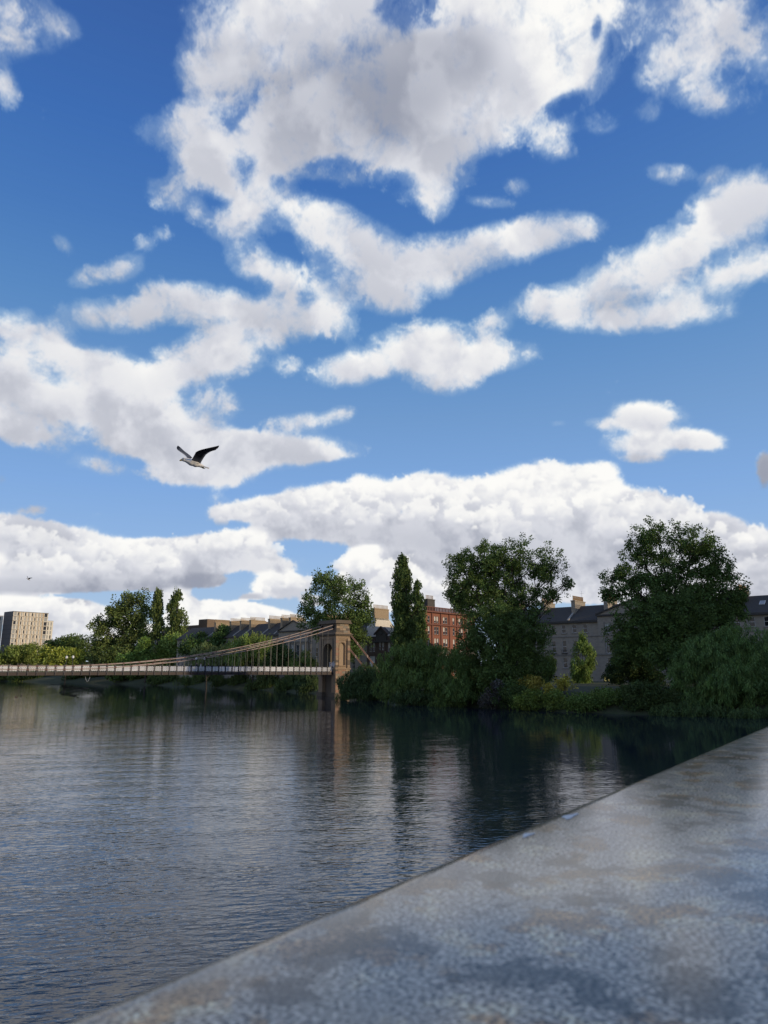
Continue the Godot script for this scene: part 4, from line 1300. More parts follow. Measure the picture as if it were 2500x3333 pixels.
# The two classical terraces stand on one line; along the front x runs to the right.
func terrace_west() -> void:
	var r := RandomNumberGenerator.new()
	r.seed = 3
	var w := 84.0
	var t := thing("stone_terrace", "long grey stone terrace with sash windows, pediment and chimneys behind the right trees", "building", TERRACE + TERRACE_ALONG * -14.0, -40.0)
	var open := []
	var base := 2.6
	var lit := []
	var x := 0.9
	var block := [25.6, 45.2]
	while x < w - 1.5:
		var in_block: bool = x > block[0] - 1.2 and x < block[1]
		if not in_block:
			open.append([x, 13.55, 1.05, 1.9])
			open.append([x, 9.25, 1.05, 2.65])
			open.append([x, 5.85, 1.05, 2.25])
			open.append([x, 3.0, 1.05, 1.2])
		x += 2.62
	obj("wall", shell(w, base, 16.2, 19.8, 12.0, open), M.grey_stone, t)
	for o in open:
		put_window(t, o, 0.2, 0, r, M.white_paint, 0.0, true, 0.16)
		if o[1] > 5.0:
			sill(t, o, M.sill_stone)
	for o in open:
		if absf(o[1] - 9.25) < 0.1:
			var rail := Shape.new()
			for k in 7:
				rail.box(Vector3(-0.1 + k * 0.21, 0.45, 0.32), Vector3(0.03, 0.85, 0.03))
			rail.box(Vector3(0.525, 0.9, 0.32), Vector3(1.4, 0.05, 0.05))
			rail.box(Vector3(0.525, 0.06, 0.17), Vector3(1.4, 0.06, 0.34))
			if not cache.has("balcony"):
				cache["balcony"] = rail.mesh()
			obj("balcony_rail", cache["balcony"], M.iron, t, Vector3(o[0], o[1] - 0.3, 0.0))
	# centre block under the pediment stands forward
	var bo := []
	for k in 6:
		var bx: float = block[0] + 1.6 + k * 2.95
		bo.append([bx, 13.3, 1.15, 2.1])
		bo.append([bx, 8.95, 1.15, 3.1])
		bo.append([bx, 5.7, 1.15, 2.3])
	var s := Shape.new()
	s.wall(block[0], base, block[1], 17.3, bo, 0.22, 0.6)
	s.quad(Vector3(block[0], base, 0), Vector3(block[0], base, 0.6), Vector3(block[0], 17.3, 0.6), Vector3(block[0], 17.3, 0))
	s.quad(Vector3(block[1], base, 0.6), Vector3(block[1], base, 0), Vector3(block[1], 17.3, 0), Vector3(block[1], 17.3, 0.6))
	obj("centre_block", s.mesh(), M.grey_stone, t)
	for o in bo:
		put_window(t, o, 0.2, 1, r, M.white_paint, 0.6, true, 0.1)
		if o[1] > 8.0:
			for e in [-0.12, o[2] + 0.12]:
				obj("window_surround", box_mesh(0.2, o[3] + 0.3, 0.1), M.sill_stone, t, Vector3(o[0] + e, o[1] + o[3] / 2, 0.645))
			sill(t, o, M.sill_stone, 0.6)
	pediment(t, block[0], block[1], 17.3, 3.3, 0.6)
	obj("cornice", box_mesh(block[0], 0.45, 0.55), M.dark_stone, t, Vector3(block[0] / 2, 16.0, 0.28))
	obj("cornice", box_mesh(w - block[1], 0.45, 0.55), M.dark_stone, t, Vector3((block[1] + w) / 2, 16.0, 0.28))
	for q in [[0.0, block[0], 0.09], [block[1], w, 0.09], [block[0], block[1], 0.69]]:
		obj("string_course", box_mesh(q[1] - q[0], 0.3, 0.18), M.sill_stone, t, Vector3((q[0] + q[1]) / 2, 8.72, q[2]))
		obj("string_course", box_mesh(q[1] - q[0], 0.2, 0.14), M.sill_stone, t, Vector3((q[0] + q[1]) / 2, 12.75, q[2] - 0.02))
	obj("roof", gable_roof(w, 16.2, 19.8, 12.0), M.slate, t)
	for px in [2.8, 10.6, 18.4, 26.2, 46.0, 54.0, 62.0, 70.0, 78.0]:
		skew(t, px, 16.2, 19.8, 12.0)
		chimney(t, Vector3(px + 0.1, 17.6, -5.6), Vector3(0.95, 3.35, 5.6), 12, M.stack, M.pot)
	for q in [[58.0, 18.6, -3.1], [62.8, 18.5, -3.0], [50.0, 18.3, -2.6]]:
		var sky := obj("skylight", box_mesh(1.0, 0.1, 1.5), M.white_paint, t, Vector3(q[0], q[1] - 0.25, q[2]), Basis(Vector3.RIGHT, atan2(3.6, 6.0)))
		obj("skylight_pane", box_mesh(0.8, 0.03, 1.3), M.sky_pane, sky, Vector3(0, 0.06, 0))
	var mast := Shape.new()
	mast.tube([Vector3.ZERO, Vector3(0, 2.6, 0)], [0.03, 0.02], 5)
	mast.box(Vector3(0, 2.0, 0), Vector3(0.9, 0.03, 0.03))
	obj("aerial", mast.mesh(), M.iron, t, Vector3(18.6, 21.1, -7.6))
	# the basement window with a light on behind a yellow blind
	var lamp := obj("lit_window", window_frame(1.3, 1.2, 1, false), M.iron, t, Vector3(26.2, 3.0, 0.6))
	obj("window_pane", pane_mesh(1.3, 1.2), M.lit_blind, lamp, Vector3(0, 0, 0.02))


func terrace_east() -> void:
	var r := RandomNumberGenerator.new()
	r.seed = 8
	var w := 92.0
	# right end at the white gable; x = w there
	var t := thing("stone_terrace", "far grey stone terrace with triangular pediment behind the bridge chains", "building", TERRACE + TERRACE_ALONG * -(56.0 + w), -40.0)
	var open := []
	var bx := [w - 36.8, w - 23.6]
	var x := 1.0
	while x < w - 1.4:
		if x < bx[0] - 1.1 or x > bx[1]:
			open.append([x, 13.3, 1.05, 1.8])
			open.append([x, 9.2, 1.05, 2.6])
			open.append([x, 5.6, 1.05, 2.3])
		x += 2.5
	obj("wall", shell(w, 2.6, 16.2, 20.2, 12.0, open), M.grey_stone, t)
	for o in open:
		put_window(t, o, 0.2, 1, r, M.white_paint, 0.0, true, 0.2)
		sill(t, o, M.sill_stone)
	var bo := []
	for k in 5:
		var q: float = bx[0] + 1.3 + k * 2.3
		bo.append([q, 9.6, 1.1, 3.2])
		bo.append([q, 14.2, 1.1, 1.2])
		bo.append([q, 5.6, 1.1, 2.4])
	var s := Shape.new()
	s.wall(bx[0], 2.6, bx[1], 17.2, bo, 0.22, 0.6)
	s.quad(Vector3(bx[0], 2.6, 0), Vector3(bx[0], 2.6, 0.6), Vector3(bx[0], 17.2, 0.6), Vector3(bx[0], 17.2, 0))
	s.quad(Vector3(bx[1], 2.6, 0.6), Vector3(bx[1], 2.6, 0), Vector3(bx[1], 17.2, 0), Vector3(bx[1], 17.2, 0.6))
	obj("centre_block", s.mesh(), M.grey_stone, t)
	for o in bo:
		put_window(t, o, 0.2, 1, r, M.white_paint, 0.6, true, 0.3)
	for k in 6:
		obj("pilaster", box_mesh(0.7, 5.0, 0.22), M.sill_stone, t, Vector3(bx[0] + 0.7 + k * 2.3, 10.9, 0.71))
	obj("string_course", box_mesh(bx[1] - bx[0] + 0.2, 0.4, 0.3), M.sill_stone, t, Vector3((bx[0] + bx[1]) / 2, 13.7, 0.75))
	obj("string_course", box_mesh(bx[1] - bx[0] + 0.2, 0.5, 0.3), M.dark_stone, t, Vector3((bx[0] + bx[1]) / 2, 8.8, 0.75))
	pediment(t, bx[0], bx[1], 17.2, 2.9, 0.6)
	obj("cornice", box_mesh(bx[0], 0.45, 0.55), M.dark_stone, t, Vector3(bx[0] / 2, 16.0, 0.28))
	obj("cornice", box_mesh(w - bx[1], 0.45, 0.55), M.dark_stone, t, Vector3((bx[1] + w) / 2, 16.0, 0.28))
	obj("roof", gable_roof(w - 0.6, 16.2, 20.2, 12.0), M.slate, t)
	for px in [18.0, 26.5, 32.0, 37.0, 46.5, 52.5, 56.4, 72.0, 80.0]:
		skew(t, px, 16.2, 20.2, 12.0)
		chimney(t, Vector3(px, 18.0, -6.0), Vector3(0.95, 3.4, 6.4), 13, M.stack_warm, M.pot_pale)
	# rendered west gable with its own broad stack
	var g := Shape.new()
	g.quad(Vector3(w + 0.05, 14.3, 0.25), Vector3(w + 0.05, 14.3, -12.2), Vector3(w + 0.05, 17.0, -12.2), Vector3(w + 0.05, 17.0, 0.25))
	g.quad(Vector3(w + 0.05, 17.0, 0.25), Vector3(w + 0.05, 17.0, -12.2), Vector3(w + 0.05, 19.9, -9.0), Vector3(w + 0.05, 19.9, -2.6))
	g.quad(Vector3(w - 0.4, 17.0, 0.25), Vector3(w + 0.05, 17.0, 0.25), Vector3(w + 0.05, 19.9, -2.6), Vector3(w - 0.4, 19.9, -2.6))
	g.quad(Vector3(w - 0.4, 14.3, 0.25), Vector3(w + 0.05, 14.3, 0.25), Vector3(w + 0.05, 17.0, 0.25), Vector3(w - 0.4, 17.0, 0.25))
	obj("white_gable", g.mesh(), M.render_white, t)
	chimney(t, Vector3(w - 0.4, 19.4, -5.8), Vector3(0.9, 3.0, 6.4), 12, M.stack_warm, M.pot_pale)


func sandstone_house() -> void:
	var r := RandomNumberGenerator.new()
	r.seed = 12
	var w := 10.8
	var t := thing("sandstone_house", "dark brown sandstone house with small pediment in front of the white gable", "house", TERRACE + TERRACE_ALONG * -56.0 + Vector3(0, 0, 0), -40.0)
	t.position += TERRACE_OUT * 0.6
	var open := []
	for q in [1.0, 2.15, 7.6, 8.75]:
		open.append([q, 10.3, 0.85, 2.4])
	for q in [4.4, 5.5]:
		open.append([q, 10.7, 0.75, 2.0])
	open.append([1.0, 6.2, 2.0, 2.9])
	open.append([7.6, 6.2, 2.0, 2.9])
	open.append([4.55, 2.7, 1.6, 5.0])
	obj("wall", shell(w, 2.6, 13.0, 13.2, 10.0, open), M.brown_stone, t)
	for k in open.size():
		if k < 8:
			put_window(t, open[k], 0.2, 0 if k < 6 else 2, r, M.white_paint, 0.0, true, 0.5)
	obj("door", box_mesh(1.6, 5.0, 0.1), M.dark_wood, t, Vector3(5.35, 5.2, -0.2))
	obj("flat_roof", box_mesh(w - 0.4, 0.2, 9.6), M.slate, t, Vector3(w / 2, 13.32, -5.0))
	obj("cornice", box_mesh(w + 0.4, 0.5, 0.7), M.dark_stone, t, Vector3(w / 2, 13.0, 0.2))
	# open parapet of short stone piers either side of the pedimented gablet
	for q in [[0.6, 0.62], [7.9, 0.62]]:
		for k in 5:
			obj("parapet_pier", box_mesh(0.34, 0.95, 0.3), M.brown_stone, t, Vector3(q[0] + k * q[1], 13.73, 0.15))
		obj("parapet_rail", box_mesh(3.1, 0.22, 0.42), M.dark_stone, t, Vector3(q[0] + 1.24, 14.3, 0.15))
	var s := Shape.new()
	s.box(Vector3(5.4, 14.1, -0.05), Vector3(3.7, 1.7, 0.7))
	s.tri(Vector3(3.2, 14.96, 0.3), Vector3(7.6, 14.96, 0.3), Vector3(5.4, 16.9, 0.3))
	s.quad(Vector3(3.2, 14.96, 0.3), Vector3(5.4, 16.9, 0.3), Vector3(5.4, 16.9, -1.6), Vector3(3.2, 14.96, -1.6))
	s.quad(Vector3(5.4, 16.9, 0.3), Vector3(7.6, 14.96, 0.3), Vector3(7.6, 14.96, -1.6), Vector3(5.4, 16.9, -1.6))
	obj("gablet", s.mesh(), M.dark_stone, t)
	for e in [-1, 1]:
		obj("gablet_moulding", Shape.new().bar(Vector3(5.4 + 2.45 * e, 14.9, 0.35), Vector3(5.4, 17.06, 0.35), 0.5, 0.26).mesh(), M.brown_stone, t)
	var arch := Shape.new()
	var pts := []
	var rad := []
	for k in 11:
		var a := PI * k / 10.0
		pts.append(Vector3(5.35 - cos(a) * 1.5, 8.2 + sin(a) * 1.4, 0.06))
		rad.append(0.17)
	arch.tube(pts, rad, 6)
	obj("arch_moulding", arch.mesh(), M.dark_stone, t)
	obj("medallion", Shape.new().tube([Vector3(5.4, 15.3, 0.3), Vector3(5.4, 15.3, 0.42)], [0.55, 0.5], 14).mesh(), M.dark_stone, t)
	obj("white_board", box_mesh(1.7, 1.3, 0.04), M.white_paint, t, Vector3(1.95, 7.0, -0.08))


func red_building() -> void:
	var r := RandomNumberGenerator.new()
	r.seed = 21
	var w := 24.0
	var at := TERRACE + TERRACE_ALONG * -36.0
	var t := thing("brick_building", "red brick building with white windows seen between the poplars and the branchy tree", "building", at - Vector3(0, 1.5, 0), 50.0)
	var open := []
	for q in [1.0, 3.9, 5.0, 8.0, 9.1, 12.6, 15.6, 16.7, 19.6, 20.7]:
		for y in [19.2, 16.2, 13.1, 9.6, 5.8]:
			open.append([q, y, 0.95, 1.75 if y > 19 else 2.0])
	var s := Shape.new()
	s.wall(0, 2.6, w, 22.2, open, 0.25)
	s.quad(Vector3(0, 2.6, -8.5), Vector3(0, 2.6, 0), Vector3(0, 22.2, 0), Vector3(0, 22.2, -8.5))
	s.quad(Vector3(w, 2.6, 0), Vector3(w, 2.6, -8.5), Vector3(w, 22.2, -8.5), Vector3(w, 22.2, 0))
	s.quad(Vector3(w, 2.6, -8.5), Vector3(0, 2.6, -8.5), Vector3(0, 22.2, -8.5), Vector3(w, 22.2, -8.5))
	s.quad(Vector3(0, 22.2, 0), Vector3(w, 22.2, 0), Vector3(w, 22.2, -8.5), Vector3(0, 22.2, -8.5))
	obj("wall", s.mesh(), M.brick, t)
	for o in open:
		put_window(t, o, 0.22, 0, r, M.white_paint, 0.0, true, 0.6)
		sill(t, o, M.red_stone)
	for q in [2.8, 6.9, 10.9, 14.6, 18.7]:
		obj("pilaster", box_mesh(0.42, 19.3, 0.22), M.red_stone, t, Vector3(q, 12.3, 0.11))
	for y in [18.72, 12.5]:
		obj("string_course", box_mesh(w + 0.3, 0.3, 0.4), M.red_stone, t, Vector3(w / 2, y, 0.24))
	obj("cornice", box_mesh(w + 0.7, 0.4, 0.7), M.red_stone, t, Vector3(w / 2, 22.1, 0.3))
	for k in 34:
		obj("baluster", box_mesh(0.26, 0.9, 0.26), M.red_stone, t, Vector3(0.5 + k * 0.7, 22.75, 0.3))
	obj("parapet_rail", box_mesh(w + 0.5, 0.2, 0.45), M.red_stone, t, Vector3(w / 2, 23.3, 0.3))
	obj("band", box_mesh(w, 0.9, 0.12), M.sill_stone, t, Vector3(w / 2, 11.6, 0.06))
	chimney(t, Vector3(6.0, 22.2, -3.0), Vector3(3.4, 3.4, 1.2), 6, M.dark_stone, M.pot, Vector3(1, 0, 0))


func brown_building() -> void:
	# corner between the shaded north side and the sunlit west side of the taller block
	var t := thing("brown_building", "flat brown building with plain windowless walls behind the far terrace chimneys", "building", Vector3(-74.3, 0, -300.0), -40.0)
	var r := RandomNumberGenerator.new()
	r.seed = 30
	# x to the right along the shaded fronts, z towards the river
	var parts := [["tower_block", Vector3(-6, 0, -11.5), Vector3(0, 26.2, 0), M.brown_metal], ["low_block", Vector3(-34, 0, -9), Vector3(-6, 24.0, -0.6), M.brown_metal], ["long_block", Vector3(-9, 0, -34), Vector3(9.0, 25.9, -12.0), M.brown_metal]]
	for p in parts:
		var c: Vector3 = (p[1] + p[2]) / 2
		var e: Vector3 = p[2] - p[1]
		obj(p[0], box_mesh(e.x, e.y, e.z), p[3], t, c)
	obj("ribbed_band", box_mesh(46, 3.0, 3.0), M.brown_metal, t, Vector3(-14, 19.6, 3.0))
	for k in 60:
		obj("rib", box_mesh(0.3, 2.8, 0.22), M.brown_dark, t, Vector3(-36.5 + k * 0.76, 19.6, 4.58))
	obj("lower_wall", box_mesh(46, 18.0, 2.6), M.pale_wall, t, Vector3(-14, 9.1, 3.0))
	for k in 14:
		obj("window", box_mesh(0.9, 1.0, 0.2), M.glass, t, Vector3(-34 + k * 1.9, 22.1, -0.52))
		obj("window", box_mesh(0.8, 1.1, 0.2), M.glass, t, Vector3(-30 + k * 2.6, 17.4, 4.24))
	var s := Shape.new()
	var a := Vector3(9, 25.9, -12)
	s.tri(Vector3(9, 20.0, -12), Vector3(9, 20.0, -24), Vector3(9, 25.9, -12))
	obj("roof_rail", box_mesh(46, 0.2, 0.2), M.pale_wall, t, Vector3(-14, 21.2, 4.4))
	# sloping wing that ends the long block on its sunlit side
	var g := Shape.new()
	g.quad(Vector3(9, 0, -12.2), Vector3(13.5, 0, -12.2), Vector3(13.5, 20.5, -12.2), Vector3(9, 25.5, -12.2))
	g.quad(Vector3(13.5, 0, -12.2), Vector3(13.5, 0, -33.5), Vector3(13.5, 20.5, -33.5), Vector3(13.5, 20.5, -12.2))
	g.quad(Vector3(9.0, 25.5, -12.2), Vector3(13.5, 20.5, -12.2), Vector3(13.5, 20.5, -33.5), Vector3(9.0, 25.5, -33.5))
	obj("sloping_wing", g.mesh(), M.brown_lit, t)


func office_blocks() -> void:
	var r := RandomNumberGenerator.new()
	r.seed = 44
	var at := Vector3(-265.5, 0, -510.0)
	var t := thing("office_block", "tall cream and grey striped office block with dark side wall at the left", "building", at, 50.0)
	var w := 25.0
	var top := 46.0
	var open := []
	var floors := 13
	var fh := 3.15
	var bays := [2.9, 5.3, 8.0, 10.2, 12.9, 15.1, 17.6, 19.8]
	for f in floors:
		for q in bays:
			open.append([q, top - 2.8 - f * fh, 0.85, 2.3])
		open.append([0.5, top - 2.8 - f * fh, 1.7, 2.5])
		open.append([22.2, top - 2.8 - f * fh, 2.2, 2.5])
	var s := Shape.new()
	s.wall(0, 2.6, w, top, open, 0.18)
	s.quad(Vector3(w, 2.6, 0), Vector3(w, 2.6, -15), Vector3(w, top, -15), Vector3(w, top, 0))
	s.quad(Vector3(w, 2.6, -15), Vector3(0, 2.6, -15), Vector3(0, top, -15), Vector3(w, top, -15))
	s.quad(Vector3(0, top, 0), Vector3(w, top, 0), Vector3(w, top, -15), Vector3(0, top, -15))
	obj("wall", s.mesh(), M.cream, t)
	obj("side_wall", box_mesh(0.3, top - 2.6, 15.0), M.dark_panel, t, Vector3(-0.15, (top + 2.6) / 2, -7.6))  # the shade on this side is put into its dark colour
	for o in open:
		obj("window", pane_mesh(o[2], o[3]), M.glass if r.randf() < 0.35 else M.grey_glass, t, Vector3(o[0], o[1], -0.14))
	for f in floors:
		obj("floor_band", box_mesh(w, 0.2, 0.16), M.brown_dark, t, Vector3(w / 2, top - f * fh - 0.1, 0.06))
		obj("side_joint", box_mesh(0.06, 0.18, 15.0), M.iron, t, Vector3(-0.32, top - f * fh - 0.1, -7.6))
	for q in [4.1, 4.55, 7.1, 9.4, 11.6, 14.3, 16.6, 19.0, 21.2, 21.6]:
		obj("tan_fin", box_mesh(0.28, top - 2.6, 0.2), M.tan_fin, t, Vector3(q, (top + 2.6) / 2, 0.13))
	obj("coping", box_mesh(w + 0.4, 0.3, 15.4), M.pale_wall, t, Vector3(w / 2, top + 0.15, -7.5))
	for q in [[29.8, 7.0, 41.5, -16.0, "lower cream office block right of the tall striped block"], [-9.0, 12.0, 44.0, -24.0, "narrow cream office block cut by the left picture edge"]]:
		var b := thing("office_block", q[4], "building", at, 50.0)
		b.position += b.basis * Vector3(q[0], 0, q[3])
		var o2 := []
		for f in 11:
			for k in int(q[1] / 2.2):
				o2.append([0.5 + k * 2.2, q[2] - 3.4 - f * 3.3, 1.0, 2.6])
		var sh := Shape.new()
		sh.wall(0, 2.6, q[1], q[2], o2, 0.2)
		sh.quad(Vector3(0, 2.6, -9), Vector3(0, 2.6, 0), Vector3(0, q[2], 0), Vector3(0, q[2], -9))
		sh.quad(Vector3(q[1], 2.6, 0), Vector3(q[1], 2.6, -9), Vector3(q[1], q[2], -9), Vector3(q[1], q[2], 0))
		sh.quad(Vector3(q[1], 2.6, -9), Vector3(0, 2.6, -9), Vector3(0, q[2], -9), Vector3(q[1], q[2], -9))
		sh.quad(Vector3(0, q[2], 0), Vector3(q[1], q[2], 0), Vector3(q[1], q[2], -9), Vector3(0, q[2], -9))
		obj("wall", sh.mesh(), M.cream_pale, b)
		for o in o2:
			obj("window", pane_mesh(o[2], o[3]), M.glass if r.randf() < 0.3 else M.grey_glass, b, Vector3(o[0], o[1], -0.15))
		obj("coping", box_mesh(q[1] + 0.2, 0.3, 9.2), M.pale_wall, b, Vector3(q[1] / 2, q[2] + 0.15, -4.5))
	var red := thing("brick_building", "sliver of red brick building at the left picture edge", "building", Vector3(-232.0, 0, -420.0), 50.0)
	obj("wall", Shape.new().box(Vector3(0, 10.2, -5), Vector3(12, 16, 10)).mesh(), M.brick, red)
	obj("roof", box_mesh(12.6, 0.5, 10.6), M.slate, red, Vector3(0, 18.45, -5))
	# old stone abutment and parapet on the far shore
	var q := thing("quay_wall", "pale stone quay wall with coping behind the leftmost bridge railings", "wall", Vector3(-212.0, 0, -398.0), 12.0)
	obj("wall", Shape.new().box(Vector3(0, 4.6, 0), Vector3(60, 9.2, 3)).mesh(), M.grey_stone, q)
	obj("coping", box_mesh(60.4, 0.7, 3.6), M.sill_stone, q, Vector3(0, 9.56, 0))
	obj("parapet", box_mesh(60, 1.5, 0.8), M.stack, q, Vector3(0, 10.66, 0))
	obj("coping", box_mesh(60.2, 0.3, 1.1), M.dark_stone, q, Vector3(0, 11.56, 0))
	var ramp := thing("quay_wall", "dark iron-grey low wall right of the pale quay wall", "wall", Vector3(-166.0, 0, -396.0), 12.0)
	obj("wall", Shape.new().box(Vector3(0, 4.0, 0), Vector3(24, 10.2, 2)).mesh(), M.dark_panel, ramp)
	obj("coping", box_mesh(24.2, 0.5, 2.4), M.dark_stone, ramp, Vector3(0, 9.36, 0))


# added, unseen warehouses sized to cast shade over the near bridge and the bank
func warehouse() -> void:
	var r := RandomNumberGenerator.new()
	r.seed = 91
	for q in [[Vector3(92.0, 0, -62.0), 46.0, 35.0, "added unseen warehouse beyond the right picture edge, nearest the terrace"], [Vector3(92.0, 0, -12.0), 46.0, 36.0, "added unseen warehouse beyond the right picture edge, middle of three"], [Vector3(92.0, 0, 38.0), 46.0, 35.0, "added unseen warehouse beyond the right picture edge, farthest downstream"]]:
		var t := thing("added_warehouse", q[3], "building", q[0], -90.0, "added shade-casting warehouses beyond the picture edge")
		var open := []
		for f in 8:
			for k in 14:
				open.append([1.4 + k * 3.2, 5.0 + f * 3.7, 1.3, 2.1])
		obj("wall", shell(q[1], 2.6, q[2], q[2] + 3.0, 18.0, open), M.grey_stone, t, Vector3(-q[1] / 2, 0, 0))
		for o in open:
			obj("window", window_frame(o[2], o[3], 1), M.white_paint, t, Vector3(o[0] - q[1] / 2, o[1], -0.2))
			obj("window_pane", pane_mesh(o[2], o[3]), M.glass, t, Vector3(o[0] - q[1] / 2, o[1], -0.19))
		obj("roof", gable_roof(q[1], q[2], q[2] + 3.0, 18.0), M.slate, t, Vector3(-q[1] / 2, 0, 0))


# ---------------------------------------------------------------- suspension bridge; s runs from the tower out over the river (towards -x of the bridge)
const SPAN := 116.0
const PANEL := 1.38
const HALF := 2.15


func deck_y(s: float) -> float:
	var k := (s - SPAN / 2) / (SPAN / 2)
	return 5.0 + 0.16 * (1.0 - k * k)


func chain_y(s: float, low: bool) -> float:
	var k := (s - SPAN / 2) / (SPAN / 2)
	return (5.52 if low else 6.06) + (8.55 if low else 8.75) * k * k


func lattice_mesh() -> ArrayMesh:
	var s := Shape.new()
	var w := PANEL - 0.24
	var h := 0.84
	var step := 0.34
	for dir in [1, -1]:
		var c := -h
		while c < w:
			var x0 := maxf(c, 0.0)
			var x1 := minf(c + h, w)
			if x1 - x0 > 0.05:
				var a := Vector3(x0, x0 - c, 0.012 * dir)
				var b := Vector3(x1, x1 - c, 0.012 * dir)
				if dir < 0:
					a.x = w - a.x
					b.x = w - b.x
				var d := (b - a).normalized()
				s.box((a + b) / 2, Vector3((b - a).length(), 0.075, 0.02), Basis(d, Vector3(-d.y, d.x, 0), Vector3(0, 0, 1)))
			c += step
	return s.mesh()


func bridge() -> Node3D:
	var t := thing("suspension_bridge", "white lattice footbridge hung on iron chains across the river", "bridge", BRIDGE, BRIDGE_TURN)
	var lattice := lattice_mesh()
	var post := Shape.new()
	post.box(Vector3(0, 0.5, 0), Vector3(0.22, 1.12, 0.16))
	post.box(Vector3(0, 1.09, 0), Vector3(0.22, 0.1, 0.2))
	post.box(Vector3(0, -0.32, 0.08), Vector3(0.12, 0.5, 0.3))
	var post_mesh := post.mesh()
	var n := int(SPAN / PANEL)
	# deck in lengths that follow the camber
	for k in range(0, n, 6):
		var a := Vector3(-k * PANEL, deck_y(k * PANEL) - 0.1, 0)
		var e := mini(k + 6, n) * PANEL
		var b := Vector3(-e, deck_y(e) - 0.1, 0)
		obj("deck_slab", Shape.new().bar(a, b, HALF * 2 - 0.1, 0.14).mesh(), M.deck, t)
		for z in [-1, 1]:
			obj("girder", Shape.new().bar(a + Vector3(0, -0.2, z * HALF), b + Vector3(0, -0.2, z * HALF), 0.1, 0.42).bar(a + Vector3(0, -0.42, z * HALF), b + Vector3(0, -0.42, z * HALF), 0.3, 0.06).mesh(), M.iron_red, t)
	for k in n:
		var s := k * PANEL
		var y := deck_y(s)
		for z in [-1, 1]:
			obj("railing_post", post_mesh, M.iron_navy, t, Vector3(-s, y, z * HALF))
			obj("lattice_panel", lattice, M.white_iron, t, Vector3(-s - PANEL + 0.12, y + 0.12, z * HALF + 0.01))
		if k % 2 == 0:
			obj("cross_beam", box_mesh(0.16, 0.26, HALF * 2 - 0.35), M.iron_red, t, Vector3(-s, y - 0.36, 0))
	for z in [-1, 1]:
		for k in range(0, n, 6):
			var a := Vector3(-k * PANEL, deck_y(k * PANEL) + 1.0, z * HALF)
			var e := mini(k + 6, n) * PANEL
			obj("hand_rail", Shape.new().bar(a, Vector3(-e, deck_y(e) + 1.0, z * HALF), 0.06, 0.04).mesh(), M.iron_navy, t)
	# chains of long links, joints staggered between the upper and the lower one
	for z in [-1, 1]:
		for low in [false, true]:
			var s := -0.6
			var zz: float = z * (HALF + (0.12 if low else -0.02))
			while s < SPAN:
				var e := minf(s + PANEL * 2, SPAN + 0.6)
				if is_equal_approx(s, -0.6) and low:
					e = s + PANEL + 0.6
				elif is_equal_approx(s, -0.6):
					e = s + PANEL * 2 + 0.6
				var a := Vector3(-s, chain_y(s, low), zz)
				var b := Vector3(-e, chain_y(e, low), zz)
				obj("chain_link", Shape.new().bar(a + Vector3(0, 0, 0.07), b + Vector3(0, 0, 0.07), 0.035, 0.12).bar(a - Vector3(0, 0, 0.07), b - Vector3(0, 0, 0.07), 0.035, 0.12).bar(a + Vector3(0, 0.04, 0), b + Vector3(0, 0.04, 0), 0.08, 0.05).mesh(), M.chain, t)
				obj("chain_joint", box_mesh(0.3, 0.24, 0.24), M.chain_red, t, b)
				s = e
		for k in range(1, n):
			var s := k * PANEL
			var low := k % 2 == 1
			var y0 := deck_y(s) + 0.6
			var y1 := chain_y(s, low) - 0.05
			if y1 > y0 + 0.3:
				obj("hanger_rod", Shape.new().tube([Vector3(-s, y0, z * (HALF + 0.05)), Vector3(-s, y1, z * (HALF + 0.05))], [0.026, 0.026], 5).mesh(), M.hanger, t)
		# back stays from the tower down to the anchorage
		for lane in [-0.32, 0.0]:
			var p0 := Vector3(3.7, 13.9 + lane, z * HALF)
			var p1 := Vector3(14.8, 3.2 + lane, z * HALF)
			for k in 4:
				var a := p0.lerp(p1, k / 4.0)
				var b := p0.lerp(p1, (k + 1) / 4.0)
				obj("back_stay", Shape.new().bar(a, b, 0.1, 0.16).mesh(), M.chain_red, t)
				obj("chain_joint", box_mesh(0.26, 0.26, 0.22), M.chain, t, b)
	# loop of cable that hangs below the deck
	var pts := []
	var rad := []
	for k in 9:
		var u := k / 8.0
		pts.append(Vector3(-49.6 - u * 0.75, 4.35 - 0.75 * (1.0 - pow(2.0 * u - 1.0, 2.0)), HALF))
		rad.append(0.02)
	obj("cable_loop", Shape.new().tube(pts, rad, 5).mesh(), M.white_iron, t)
	return t


